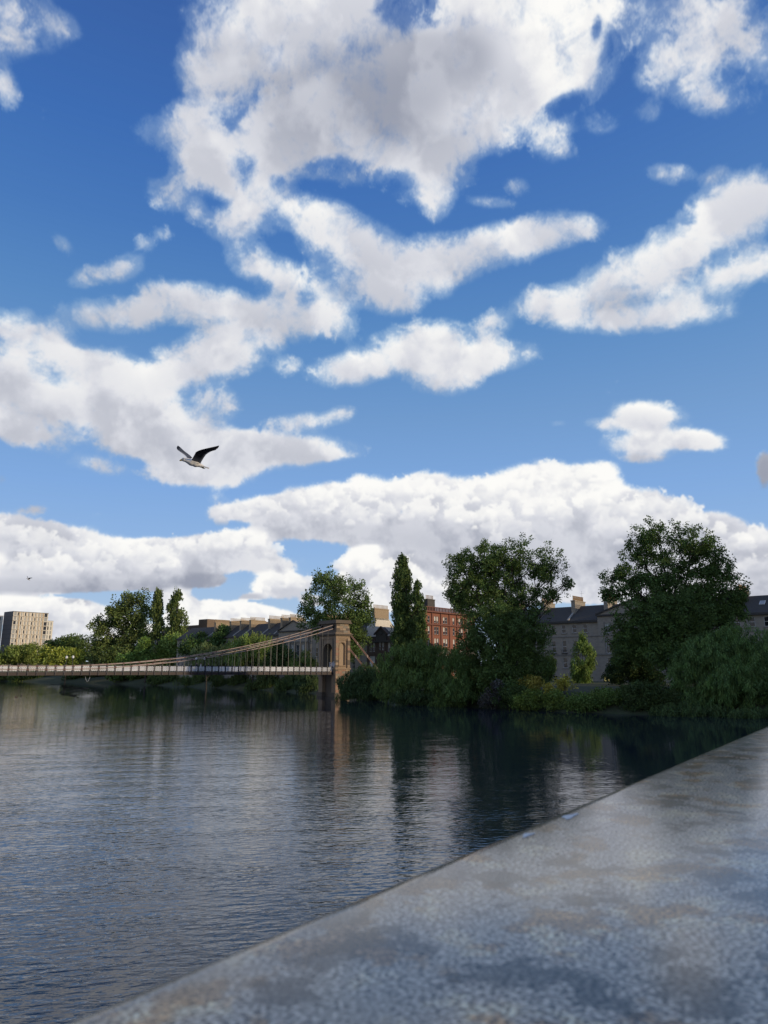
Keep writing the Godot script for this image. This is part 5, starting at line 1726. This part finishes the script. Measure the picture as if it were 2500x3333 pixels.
func bridge_tower() -> Node3D:
	var t := thing("bridge_tower", "square sandstone bridge tower with arched niche and heavy cornice", "tower", BRIDGE + Basis(Vector3.UP, deg_to_rad(BRIDGE_TURN)) * Vector3(1.9, 0, 0), BRIDGE_TURN)
	var dx := 3.8
	var dz := 6.3
	var r := RandomNumberGenerator.new()
	r.seed = 77
	# shaft with the footway arch through it (along x) and a niche on each long side
	var shaft := CSGCombiner3D.new()
	shaft.name = "shaft"
	t.add_child(shaft, true)
	var b := CSGBox3D.new()
	b.size = Vector3(dx - 0.36, 6.4, dz - 0.36)
	b.position = Vector3(0, 8.7, 0)
	b.material = M.sand
	shaft.add_child(b)
	var way := CSGBox3D.new()
	way.size = Vector3(dx + 2, 5.4, 3.3)
	way.position = Vector3(0, 6.7, 0)
	way.operation = CSGShape3D.OPERATION_SUBTRACTION
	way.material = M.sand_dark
	shaft.add_child(way)
	var crown := CSGCylinder3D.new()
	crown.radius = 1.65
	crown.height = dx + 2
	crown.sides = 32
	crown.rotation_degrees.z = 90
	crown.position = Vector3(0, 9.4, 0)
	crown.operation = CSGShape3D.OPERATION_SUBTRACTION
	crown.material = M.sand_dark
	shaft.add_child(crown)
	for z in [-1, 1]:
		var panel := CSGBox3D.new()
		panel.size = Vector3(2.5, 5.7, 0.24)
		panel.position = Vector3(0, 8.75, z * (dz / 2 - 0.18))
		panel.operation = CSGShape3D.OPERATION_SUBTRACTION
		panel.material = M.sand
		shaft.add_child(panel)
		var niche := CSGBox3D.new()
		niche.size = Vector3(1.45, 4.0, 0.7)
		niche.position = Vector3(0, 8.4, z * (dz / 2 - 0.3))
		niche.operation = CSGShape3D.OPERATION_SUBTRACTION
		niche.material = M.sand_light
		shaft.add_child(niche)
		var head := CSGCylinder3D.new()
		head.radius = 0.725
		head.height = 0.7
		head.sides = 28
		head.rotation_degrees.x = 90
		head.position = Vector3(0, 10.4, z * (dz / 2 - 0.3))
		head.operation = CSGShape3D.OPERATION_SUBTRACTION
		head.material = M.sand_light
		shaft.add_child(head)
		# moulding round the niche
		var pts := []
		var rad := []
		pts.append(Vector3(-0.86, 6.4, 0))
		for k in 13:
			var a := PI * k / 12.0
			pts.append(Vector3(-cos(a) * 0.86, 10.4 + sin(a) * 0.86, 0))
		pts.append(Vector3(0.86, 6.4, 0))
		for p in pts:
			rad.append(0.075)
		obj("niche_moulding", Shape.new().tube(pts, rad, 6).mesh(), M.sand, t, Vector3(0, 0, z * (dz / 2 - 0.27)))
		obj("niche_sill", box_mesh(1.9, 0.2, 0.22), M.sand, t, Vector3(0, 6.32, z * (dz / 2 - 0.22)))
	# corner pilasters, base and cornices
	for x in [-1, 1]:
		for z in [-1, 1]:
			obj("corner_pilaster", box_mesh(0.72, 6.2, 0.72), M.sand, t, Vector3(x * (dx / 2 - 0.36), 8.95, z * (dz / 2 - 0.36)))
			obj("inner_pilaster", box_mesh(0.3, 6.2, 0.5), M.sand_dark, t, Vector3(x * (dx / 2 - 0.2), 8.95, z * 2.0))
	obj("base_moulding", box_mesh(dx + 0.3, 0.24, dz + 0.3), M.sand, t, Vector3(0, 5.74, 0)) if false else null
	for z in [-1, 1]:
		obj("base_moulding", box_mesh(dx + 0.3, 0.3, 1.66), M.sand, t, Vector3(0, 5.68, z * 2.46))
	obj("frieze", box_mesh(dx - 0.1, 0.66, dz - 0.1), M.sand, t, Vector3(0, 12.23, 0))
	obj("cornice", box_mesh(dx + 0.5, 0.22, dz + 0.5), M.sand_dark, t, Vector3(0, 12.67, 0))
	obj("cornice", box_mesh(dx + 0.9, 0.22, dz + 0.9), M.sand_dark, t, Vector3(0, 12.89, 0))
	obj("cornice", box_mesh(dx + 0.3, 0.2, dz + 0.3), M.sand, t, Vector3(0, 13.1, 0))
	# attic leans in a little
	var a := Shape.new()
	var l := Vector3(dx / 2 - 0.02, 13.2, dz / 2 - 0.02)
	var u := Vector3(dx / 2 - 0.22, 15.15, dz / 2 - 0.22)
	var q := []
	for e in [[l, -1, -1], [l, 1, -1], [l, 1, 1], [l, -1, 1], [u, -1, -1], [u, 1, -1], [u, 1, 1], [u, -1, 1]]:
		q.append(Vector3(e[0].x * e[1], e[0].y, e[0].z * e[2]))
	for f in [[3, 2, 6, 7], [2, 1, 5, 6], [1, 0, 4, 5], [0, 3, 7, 4]]:
		a.quad(q[f[0]], q[f[1]], q[f[2]], q[f[3]])
	obj("attic", a.mesh(), M.sand_dark, t)
	obj("coping", box_mesh(dx + 0.5, 0.24, dz + 0.5), M.sand_dark, t, Vector3(0, 15.27, 0))
	obj("coping", box_mesh(dx + 0.2, 0.5, dz + 0.2), M.sand_dark, t, Vector3(0, 15.64, 0))
	for z in [-1, 1]:
		obj("chain_slot", box_mesh(0.5, 0.95, 0.42), M.hole_dark, t, Vector3(-dx / 2 + 0.1, 14.35, z * HALF))  # near-black block stands in for the dark inside the chain opening
		# pier legs below the footway
		obj("pier", box_mesh(dx - 0.1, 5.1, 1.42), M.sand, t, Vector3(0, 2.98, z * 2.4))
		obj("pier_foot", box_mesh(dx + 0.5, 1.6, 2.0), M.sand_dark, t, Vector3(0, 0.0, z * 2.4))
	obj("pier_wall", box_mesh(2.6, 4.8, 3.38), M.sand_dark, t, Vector3(0.2, 2.3, 0))
	# dressed stones on the sunlit side: plinth courses, attic and the bands beside the niche panel
	var tones := [M.sand, M.sand_dark, M.sand_light, M.sand_rose, M.sand_grey]
	for z in [-1, 1]:
		var face: float = z * (2.4 + 0.71)
		var y := 0.85
		var row := 0
		while y < 5.2:
			var x := -1.84 - (0.45 if row % 2 else 0.0)
			while x < 1.8:
				var e := x + r.randf_range(0.75, 1.1)
				var x0 := maxf(x, -1.84)
				var x1 := minf(e, 1.84)
				if x1 - x0 > 0.2:
					obj("stone", box_mesh(snappedf(x1 - x0 - 0.03, 0.05), 0.45, 0.09), tones[r.randi() % 5], t, Vector3((x0 + x1) / 2, y + 0.24, face + r.randf_range(-0.012, 0.012)))
				x = e
			y += 0.48
			row += 1
		var lean := atan2(0.2, 1.95)
		for k in 4:
			var yy := 13.45 + k * 0.47
			var inset := (yy - 13.2) / 1.95 * 0.2
			var x := -1.8 + inset
			while x < 1.7 - inset:
				var e := minf(x + r.randf_range(0.7, 1.2), 1.8 - inset)
				if e - x > 0.2:
					obj("stone", box_mesh(snappedf(e - x - 0.03, 0.05), 0.44, 0.06), tones[[0, 1, 4, 4, 2][r.randi() % 5]], t, Vector3((x + e) / 2, yy, z * (dz / 2 - 0.005 - inset)), Basis(Vector3.RIGHT, -lean * z))
				x = e
		for x in [-1.54, 1.54]:
			for k in 12:
				obj("stone", box_mesh(0.7, 0.48, 0.06), tones[r.randi() % 4], t, Vector3(x, 6.2 + k * 0.51, z * (dz / 2 + 0.005)))
	return t


func graffiti() -> void:
	# white outline letters sprayed on the river side of the tower, just above the railing
	var t := thing("graffiti", "white outline graffiti on the shaded tower face above the railing", "graffiti", BRIDGE, BRIDGE_TURN)
	var strokes := [
		[[0, 1], [0.1, 0.6], [0, 0.25], [0.15, 0], [0.42, 0.02], [0.52, 0.3], [0.36, 0.52], [0.56, 0.72], [0.5, 1.02], [0.2, 1.06], [0, 1]],
		[[0.16, 0.66], [0.4, 0.68]], [[0.18, 0.3], [0.34, 0.3], [0.26, 0.16], [0.18, 0.3]],
		[[0.62, 0.98], [0.66, 0.2], [0.8, 0], [1.02, 0.02], [1.12, 0.3], [1.1, 1.0], [0.94, 1.04], [0.94, 0.4], [0.84, 0.4], [0.82, 1.02], [0.62, 0.98]],
		[[1.18, 1.04], [1.2, 0.1], [1.36, 0.06], [1.5, 0.4], [1.46, 0.9], [1.3, 1.3], [1.18, 1.04]], [[1.3, 0.3], [1.36, 0.8]],
		[[1.66, 0.75], [1.78, 0.6], [1.82, 0.78], [1.7, 0.9], [1.66, 0.75]]]
	for st in strokes:
		var s := Shape.new()
		for k in st.size() - 1:
			s.bar(Vector3(-0.02, 5.95 + st[k][1] * 0.95, 0.9 + st[k][0] * 1.2), Vector3(-0.02, 5.95 + st[k + 1][1] * 0.95, 0.9 + st[k + 1][0] * 1.2), 0.012, 0.1)
		obj("stroke", s.mesh(), M.spray, t)


func lamp_post(label: String, at: Vector3) -> void:
	var t := thing("bridge_lamp", label, "lamp", at, BRIDGE_TURN, "lamps on the bridge railing")
	obj("post", Shape.new().tube([Vector3.ZERO, Vector3(0, 0.3, 0), Vector3(0, 0.32, 0), Vector3(0, 2.1, 0), Vector3(0, 2.12, 0), Vector3(0, 2.22, 0)], [0.1, 0.09, 0.06, 0.045, 0.1, 0.12], 8).mesh(), M.iron_navy, t)
	obj("globe", Shape.new().tube([Vector3(0, 2.22, 0), Vector3(0, 2.3, 0), Vector3(0, 2.42, 0), Vector3(0, 2.54, 0), Vector3(0, 2.62, 0), Vector3(0, 2.66, 0)], [0.1, 0.18, 0.22, 0.19, 0.1, 0.03], 10).mesh(), M.lamp_glass, t)
	obj("finial", Shape.new().tube([Vector3(0, 2.66, 0), Vector3(0, 2.82, 0)], [0.05, 0.01], 6).mesh(), M.iron_navy, t)


func person(label: String, at: Vector3, turn: float, coat: Color, trousers: Color, hair: Color, tall: float, carry: float) -> void:
	var s := Shape.new()
	var bones := [
		[Vector3(0, 1.52, 0), Vector3(0, 1.62, 0.01), 0.085, 0.095], [Vector3(0, 1.40, 0), Vector3(0, 1.5, 0), 0.055, 0.055],
		[Vector3(-0.15, 1.36, 0), Vector3(0.15, 1.36, 0), 0.075, 0.075], [Vector3(0, 1.34, 0), Vector3(0, 0.98, 0), 0.13, 0.12], [Vector3(-0.07, 0.92, 0), Vector3(0.07, 0.92, 0), 0.125, 0.125],
		[Vector3(-0.19, 1.35, 0), Vector3(-0.24, 1.08, -0.04), 0.058, 0.047], [Vector3(-0.24, 1.08, -0.04), Vector3(-0.23, 0.84, 0.08), 0.045, 0.034],
		[Vector3(0.19, 1.35, 0), Vector3(0.24, 1.08, 0.02), 0.058, 0.047], [Vector3(0.24, 1.08, 0.02), Vector3(0.22, 0.86, 0.06 + carry), 0.045, 0.034],
		[Vector3(-0.09, 0.88, 0), Vector3(-0.10, 0.48, 0.10), 0.085, 0.058], [Vector3(-0.10, 0.48, 0.10), Vector3(-0.10, 0.09, 0.04), 0.056, 0.04], [Vector3(-0.10, 0.06, 0.02), Vector3(-0.10, 0.04, 0.2), 0.045, 0.035],
		[Vector3(0.09, 0.88, 0), Vector3(0.10, 0.48, 0.02), 0.085, 0.058], [Vector3(0.10, 0.48, 0.02), Vector3(0.10, 0.09, -0.14), 0.056, 0.04], [Vector3(0.10, 0.06, -0.16), Vector3(0.10, 0.04, 0.02), 0.045, 0.035],
		[Vector3(0, 1.58, 0.09), Vector3(0, 1.555, 0.115), 0.014, 0.014]]
	for side in [-1, 1]:
		var wrist := Vector3(0.23 * side, 0.83, 0.085 if side < 0 else 0.07 + carry)
		bones.append([wrist, wrist + Vector3(0, -0.07, 0.01), 0.03, 0.034])
		for k in 4:
			bones.append([wrist + Vector3(0, -0.08, -0.024 + k * 0.018), wrist + Vector3(-0.012 * side, -0.15 + absf(k - 1.4) * 0.008, -0.02 + k * 0.018), 0.009, 0.008])
		bones.append([wrist + Vector3(0, -0.05, 0.03), wrist + Vector3(-0.01 * side, -0.10, 0.055), 0.010, 0.009])
	var skin := Color(0.42, 0.27, 0.20)
	body_shape(s, bones, 0.024, 0.035, func(p: Vector3) -> Color:
		if p.y > 1.46:
			return hair if p.y > 1.63 or (p.z < 0.02 and p.y > 1.5) else skin
		if p.y > 1.43 or (p.y < 0.82 and absf(p.x) > 0.17):
			return skin
		if p.y > 0.86:
			return coat
		return trousers if p.y > 0.10 else Color(0.02, 0.02, 0.02))
	for k in s.v.size():
		s.v[k] *= tall / 1.715
	var o := obj(numbered("person"), s.mesh(), M.painted, self, at, Basis(Vector3.UP, turn))
	tag(o, label, "person", "people walking on the bridge")


# ---------------------------------------------------------------- birds
func gull() -> void:
	var k := 0.00076
	var P := func(x: float, y: float, z: float) -> Vector3: return Vector3((x - 620) * k, -(y - 700) * k, z)
	var white := Color(0.62, 0.62, 0.62)
	var s := Shape.new()
	var bones := [
		[P.call(438, 656, 0), P.call(446, 660, 0), 0.036, 0.037], [P.call(450, 662, 0), P.call(540, 690, 0), 0.036, 0.046], [P.call(540, 695, 0), P.call(620, 730, 0), 0.048, 0.062],
		[P.call(610, 725, 0), P.call(730, 770, 0), 0.064, 0.060], [P.call(730, 772, 0), P.call(840, 808, 0), 0.058, 0.036], [P.call(840, 806, 0), P.call(930, 838, 0), 0.034, 0.018],
		[P.call(400, 668, 0), P.call(366, 678, 0), 0.016, 0.012], [P.call(366, 678, 0), P.call(330, 692, 0), 0.011, 0.006],
		[P.call(640, 690, 0.05), P.call(790, 745, 0.05), 0.024, 0.018], [P.call(600, 660, -0.05), P.call(700, 700, -0.05), 0.02, 0.016]]
	for z in [-0.018, 0.018]:
		bones.append([P.call(850, 850, z), P.call(910, 876, z), 0.008, 0.007])
		bones.append([P.call(910, 876, z), P.call(975, 902, z), 0.010, 0.005])
	body_shape(s, bones, 0.007, 0.022, func(p: Vector3) -> Color:
		var x: float = p.x / k + 620
		var y: float = 700 - p.y / k
		if x < 398:
			return Color(0.42, 0.30, 0.06)
		if absf(x - 432) < 16 and absf(y - 651) < 9:
			return Color(0.03, 0.03, 0.03)
		if x > 845 and y > 848:
			return Color(0.30, 0.24, 0.07)
		return white)
	# wings and tail as lofted blades: [front point, back point, depth], thickness, colours front to back
	var dark := Color(0.022, 0.023, 0.028)
	var slate := Color(0.10, 0.105, 0.12)
	var near := [[620, 690, 850, 762, 0.055], [655, 625, 872, 712, 0.10], [700, 545, 930, 615, 0.16], [735, 478, 985, 535, 0.21], [790, 445, 1045, 490, 0.25], [880, 412, 1110, 456, 0.29], [1000, 382, 1180, 432, 0.33], [1120, 355, 1235, 402, 0.365], [1220, 332, 1275, 368, 0.39], [1298, 313, 1300, 318, 0.41]]
	var away := [[648, 612, 520, 645, -0.05], [600, 560, 500, 590, -0.13], [545, 512, 455, 540, -0.20], [490, 470, 400, 498, -0.26], [435, 420, 345, 462, -0.31], [385, 370, 300, 428, -0.36], [340, 325, 268, 385, -0.40], [305, 300, 262, 340, -0.43], [292, 296, 284, 302, -0.44]]
	var tail := [[860, 805, 850, 835, 0.0], [930, 835, 925, 858, 0.0], [1060, 882, 1066, 892, 0.0]]
	for w in [[near, dark, 0.011, true], [away, slate, 0.011, true]]:
		var rows := []
		for q in w[0]:
			var a: Vector3 = P.call(q[0], q[1], q[4])
			var b: Vector3 = P.call(q[2], q[3], q[4] - 0.012)
			rows.append([a, a.lerp(b, 0.3), a.lerp(b, 0.78), b])
		for side in [1, -1]:
			var at := s.v.size()
			for i in rows.size():
				var along: Vector3 = rows[mini(i + 1, rows.size() - 1)][0] - rows[maxi(i - 1, 0)][0]
				var m: Vector3 = along.cross(rows[i][3] - rows[i][0])
				if i == rows.size() - 1:
					m = (rows[i][0] - rows[i - 1][0]).cross(rows[i - 1][3] - rows[i - 1][0])
				m = m.normalized() * side
				for j in 4:
					var thick: float = [0.004, 0.012, 0.006, 0.001][j] * (1.0 - 0.6 * i / rows.size())
					s.v.append(rows[i][j] + m * thick)
					s.n.append(m)
					var c: Color = w[1]
					if j == 3 and i < 6:
						c = white
					elif i < 2 and w[1] == dark:
						c = Color(0.16, 0.16, 0.17)
					elif i >= 6:
						c = dark
					c = c * (0.75 + 0.5 * absf(sin(i * 2.7 + j * 1.3)))
					c.a = 1.0
					s.c.append(c)
			for i in rows.size() - 1:
				for j in 3:
					var a := at + i * 4 + j
					var quad := [a, a + 1, a + 5, a + 4]
					if side < 0:
						quad.reverse()
					s.i.append_array(PackedInt32Array([quad[0], quad[1], quad[2], quad[0], quad[2], quad[3]]))
	# finger feathers at the near wing tip
	s.tinted = true
	for f in [[1255, 352, 1292, 345, 0.385], [1215, 395, 1268, 372, 0.372], [1170, 428, 1228, 408, 0.35]]:
		s.tint = dark
		s.bar(P.call(f[0], f[1], f[4]), P.call(f[2], f[3], f[4] + 0.015), 0.006, 0.016)
	# spread tail, wedge seen nearly edge on
	s.tint = white
	for z in [-0.055, -0.028, 0.0, 0.028, 0.055]:
		s.bar(P.call(855, 818, z * 0.3), P.call(1062 - absf(z) * 500, 886 - absf(z) * 160, z), 0.034, 0.022)
	var o := obj(numbered("seagull"), s.mesh(), M.painted, self, GULL, Basis(Vector3.RIGHT, deg_to_rad(16.5)) * Basis(Vector3.UP, deg_to_rad(15.5)))
	tag(o, "large dark-winged gull gliding left with raised wings in the sky", "gull")
	# the distant one is the same kind of bird, seen small
	var far := o.duplicate()
	far.name = numbered("seagull")
	add_child(far)
	far.position = Vector3(-46.5, 17.1, -92.0)
	far.rotation_degrees = Vector3(6, 18, -12)
	tag(far, "tiny distant gull above the tall office block", "gull")


func duck(label: String, at: Vector3, turn: float, dark: float) -> void:
	if not cache.has("duck"):
		var s := Shape.new()
		body_shape(s, [[Vector3(-0.16, 0.05, 0), Vector3(0.14, 0.05, 0), 0.07, 0.10], [Vector3(-0.16, 0.07, 0), Vector3(-0.29, 0.12, 0), 0.05, 0.012], [Vector3(0.16, 0.08, 0), Vector3(0.22, 0.22, 0), 0.05, 0.036], [Vector3(0.22, 0.24, 0), Vector3(0.25, 0.245, 0), 0.046, 0.042], [Vector3(0.29, 0.235, 0), Vector3(0.35, 0.222, 0), 0.018, 0.012]], 0.018, 0.03, func(p: Vector3) -> Color:
			if p.x > 0.285:
				return Color(0.35, 0.25, 0.05)
			return Color(0.03, 0.05, 0.035) if p.y > 0.17 and p.x > 0.1 else Color(0.09, 0.07, 0.05))
		cache["duck"] = s.mesh()
	var o := obj(numbered("duck"), cache["duck"], M.painted, self, at, Basis(Vector3.UP, turn))
	tag(o, label, "duck", "ducks on the river")


# ---------------------------------------------------------------- the granite parapet in the foreground
func granite() -> StandardMaterial3D:
	var w := 1536
	var h := 768
	var grain := FastNoiseLite.new()
	grain.seed = 2
	grain.noise_type = FastNoiseLite.TYPE_SIMPLEX
	grain.frequency = 0.15
	grain.fractal_octaves = 3
	var ig := grain.get_seamless_image(w, h).get_data()
	grain.seed = 14
	grain.frequency = 0.06
	var ik := grain.get_seamless_image(w, h).get_data()
	grain.seed = 29
	grain.frequency = 0.0065
	grain.fractal_octaves = 6
	grain.fractal_gain = 0.62
	var istain := grain.get_seamless_image(w, h).get_data()
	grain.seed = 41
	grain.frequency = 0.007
	var idirt_dapple := grain.get_seamless_image(w, h).get_data()
	var out := PackedByteArray()
	out.resize(w * h * 3)
	var pale := Vector3(226, 213, 192)
	var mid := Vector3(162, 152, 136)
	var black := Vector3(58, 54, 48)
	var rose := Vector3(168, 152, 138)
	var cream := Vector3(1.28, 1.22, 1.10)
	var dressed := Vector3(138, 127, 110)
	var brown := Vector3(0.84, 0.73, 0.61)
	for i in w * h:
		var a := ig[i] / 255.0
		var b := ik[i] / 255.0
		var c := mid
		if a > 0.56:
			c = mid.lerp(pale, clampf((a - 0.56) * 9.0, 0.0, 1.0))
		elif a < 0.40:
			c = mid.lerp(black, clampf((0.40 - a) * 9.0, 0.0, 1.0))
		if b > 0.66 and a > 0.38:
			c = c.lerp(rose, clampf((b - 0.66) * 6.0, 0.0, 0.8))
		var st := istain[i] / 255.0
		if st > 0.56:
			c = c.lerp(c * brown, clampf((st - 0.56) * 8.0, 0.0, 1.0))
		var di := idirt_dapple[i] / 255.0
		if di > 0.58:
			c = c.lerp((c * cream).min(Vector3(250, 246, 236)), clampf((di - 0.58) * 7.0, 0.0, 0.8))  # warm pale patches: painted sun dapples mixed with the stone's own mottling
		if di < 0.36:
			c = c * (1.0 - clampf((0.36 - di) * 5.0, 0.0, 0.36))
		# the rounded river edge is finely dressed and stained a dull brown grey, without the polished speckle
		var v := float(i / w) / h + (di - 0.5) * 0.10 + (st - 0.5) * 0.08
		if v < 0.42:
			c = c.lerp(dressed * (0.82 + 0.36 * st + 0.5 * (a - 0.5)), clampf((0.42 - v) * 14.0, 0.0, 0.7))
		out[i * 3] = int(c.x)
		out[i * 3 + 1] = int(c.y)
		out[i * 3 + 2] = int(c.z)
	var m := StandardMaterial3D.new()
	m.albedo_texture = ImageTexture.create_from_image(Image.create_from_data(w, h, false, Image.FORMAT_RGB8, out))
	m.roughness = 0.15
	m.metallic_specular = 0.5
	return m


func parapet() -> void:
	var t := thing("stone_parapet", "speckled grey granite parapet of the near bridge crossing the lower right corner", "parapet", PARAPET, PARAPET_TURN)
	# coping profile (z inward, y up), rounded on the river edge and the footway edge
	var prof := []
	prof.append(Vector2(0.05, -0.22))
	prof.append(Vector2(0.0, -0.20))
	for k in 9:
		var a := PI / 2 * k / 8.0
		prof.append(Vector2(0.05 - 0.05 * cos(a), -0.05 + 0.05 * sin(a)))
	for k in 9:
		var a := PI / 2 * k / 8.0
		prof.append(Vector2(0.58 + 0.05 * sin(a), -0.05 + 0.05 * cos(a)))
	prof.append(Vector2(0.63, -0.20))
	prof.append(Vector2(0.58, -0.22))
	var cuts := [-9.7, -7.7, -5.7, -3.7, -1.55, 1.72, 3.9, 6.4, 8.35, 10.3, 12.25, 14.2, 16.15, 18.1, 20.05, 22.0, 24.0, 26.0, 28.0, 30.0, 32.0, 34.0]
	for c in cuts.size() - 1:
		var x0: float = cuts[c] + 0.005
		var x1: float = cuts[c + 1] - 0.005
		var s := Shape.new()
		var off := Vector2(0.37 * c, 0.0)
		var run := 0.0
		for k in prof.size() - 1:
			var a: Vector2 = prof[k]
			var b: Vector2 = prof[k + 1]
			var na := Vector3(0, 0, 0)
			var seg := (b - a).length()
			var dir := (b - a).normalized()
			var flat := Vector3(0, dir.x, -dir.y)
			var before := flat
			var after := flat
			if k > 0:
				var d0: Vector2 = (a - prof[k - 1]).normalized()
				if d0.dot(dir) > 0.8:
					before = (Vector3(0, d0.x, -d0.y) + flat).normalized()
			if k < prof.size() - 2:
				var d1: Vector2 = (prof[k + 2] - b).normalized()
				if d1.dot(dir) > 0.8:
					after = (Vector3(0, d1.x, -d1.y) + flat).normalized()
			var o := s.v.size()
			for q in [[x0, a, before, run], [x1, a, before, run], [x1, b, after, run + seg], [x0, b, after, run + seg]]:
				s.v.append(Vector3(q[0], q[1].y, q[1].x))
				s.n.append(q[2])
				s.c.append(Color.WHITE)
				s.uv.append(Vector2(q[0] / 1.5, q[3] / 0.75) + off)
			s.i.append_array(PackedInt32Array([o, o + 1, o + 2, o, o + 2, o + 3]))
			run += seg
		for e in [[x0, -1], [x1, 1]]:
			var o := s.v.size()
			for q in prof:
				s.v.append(Vector3(e[0], q.y, q.x))
				s.n.append(Vector3(e[1], 0, 0))
				s.c.append(Color.WHITE)
				s.uv.append(Vector2(q.x / 2.0, q.y))
			for k in range(1, prof.size() - 1):
				s.i.append_array(PackedInt32Array([o, o + k + 1, o + k] if e[1] > 0 else [o, o + k, o + k + 1]))
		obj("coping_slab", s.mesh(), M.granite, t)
	# wall below the coping
	obj("wall", Shape.new().box(Vector3(12, -0.77, 0.315), Vector3(44, 1.1, 0.46)).mesh(), M.granite_plain, t)
	var road := Shape.new()
	road.box(Vector3(12, -3.4, 9.0), Vector3(44, 4.0, 17.6))
	road.box(Vector3(12, -3.3, 0.35), Vector3(44, 3.9, 0.5))
	var d := obj("bridge_deck", road.mesh(), M.paving, self, PARAPET, Basis(Vector3.UP, deg_to_rad(PARAPET_TURN)))
	d.set_meta("kind", "structure")
	# droppings on the river edge
	var spots := [[0.78, 0.012, 0.024, 0.007, "white bird dropping on the parapet edge, larger one further along"], [0.63, 0.010, 0.015, 0.005, "white bird dropping on the parapet edge, smaller one nearer the camera"]]
	for q in spots:
		var s := Shape.new()
		var c := Vector3(0, 0, 0)
		for k in 14:
			var a0 := TAU * k / 14.0
			var a1 := TAU * (k + 1) / 14.0
			var r0 := 1.0 + 0.34 * sin(a0 * 3.0 + q[0] * 9.0)
			var r1 := 1.0 + 0.34 * sin(a1 * 3.0 + q[0] * 9.0)
			var p0 := Vector3(cos(a0) * q[2] * r0, 0, sin(a0) * q[3] * r0)
			var p1 := Vector3(cos(a1) * q[2] * r1, 0, sin(a1) * q[3] * r1)
			s.tri(c + Vector3(0, 0.0010, 0), p1, p0)
		var o := obj(numbered("bird_dropping"), s.mesh(), M.dropping, self)
		var turn := Basis(Vector3.UP, deg_to_rad(PARAPET_TURN))
		var tilt := Basis.IDENTITY
		o.transform = Transform3D(turn * tilt, PARAPET + turn * Vector3(q[0], 0.0006, 0.056))
		tag(o, q[4], "dropping", "bird droppings on the parapet")
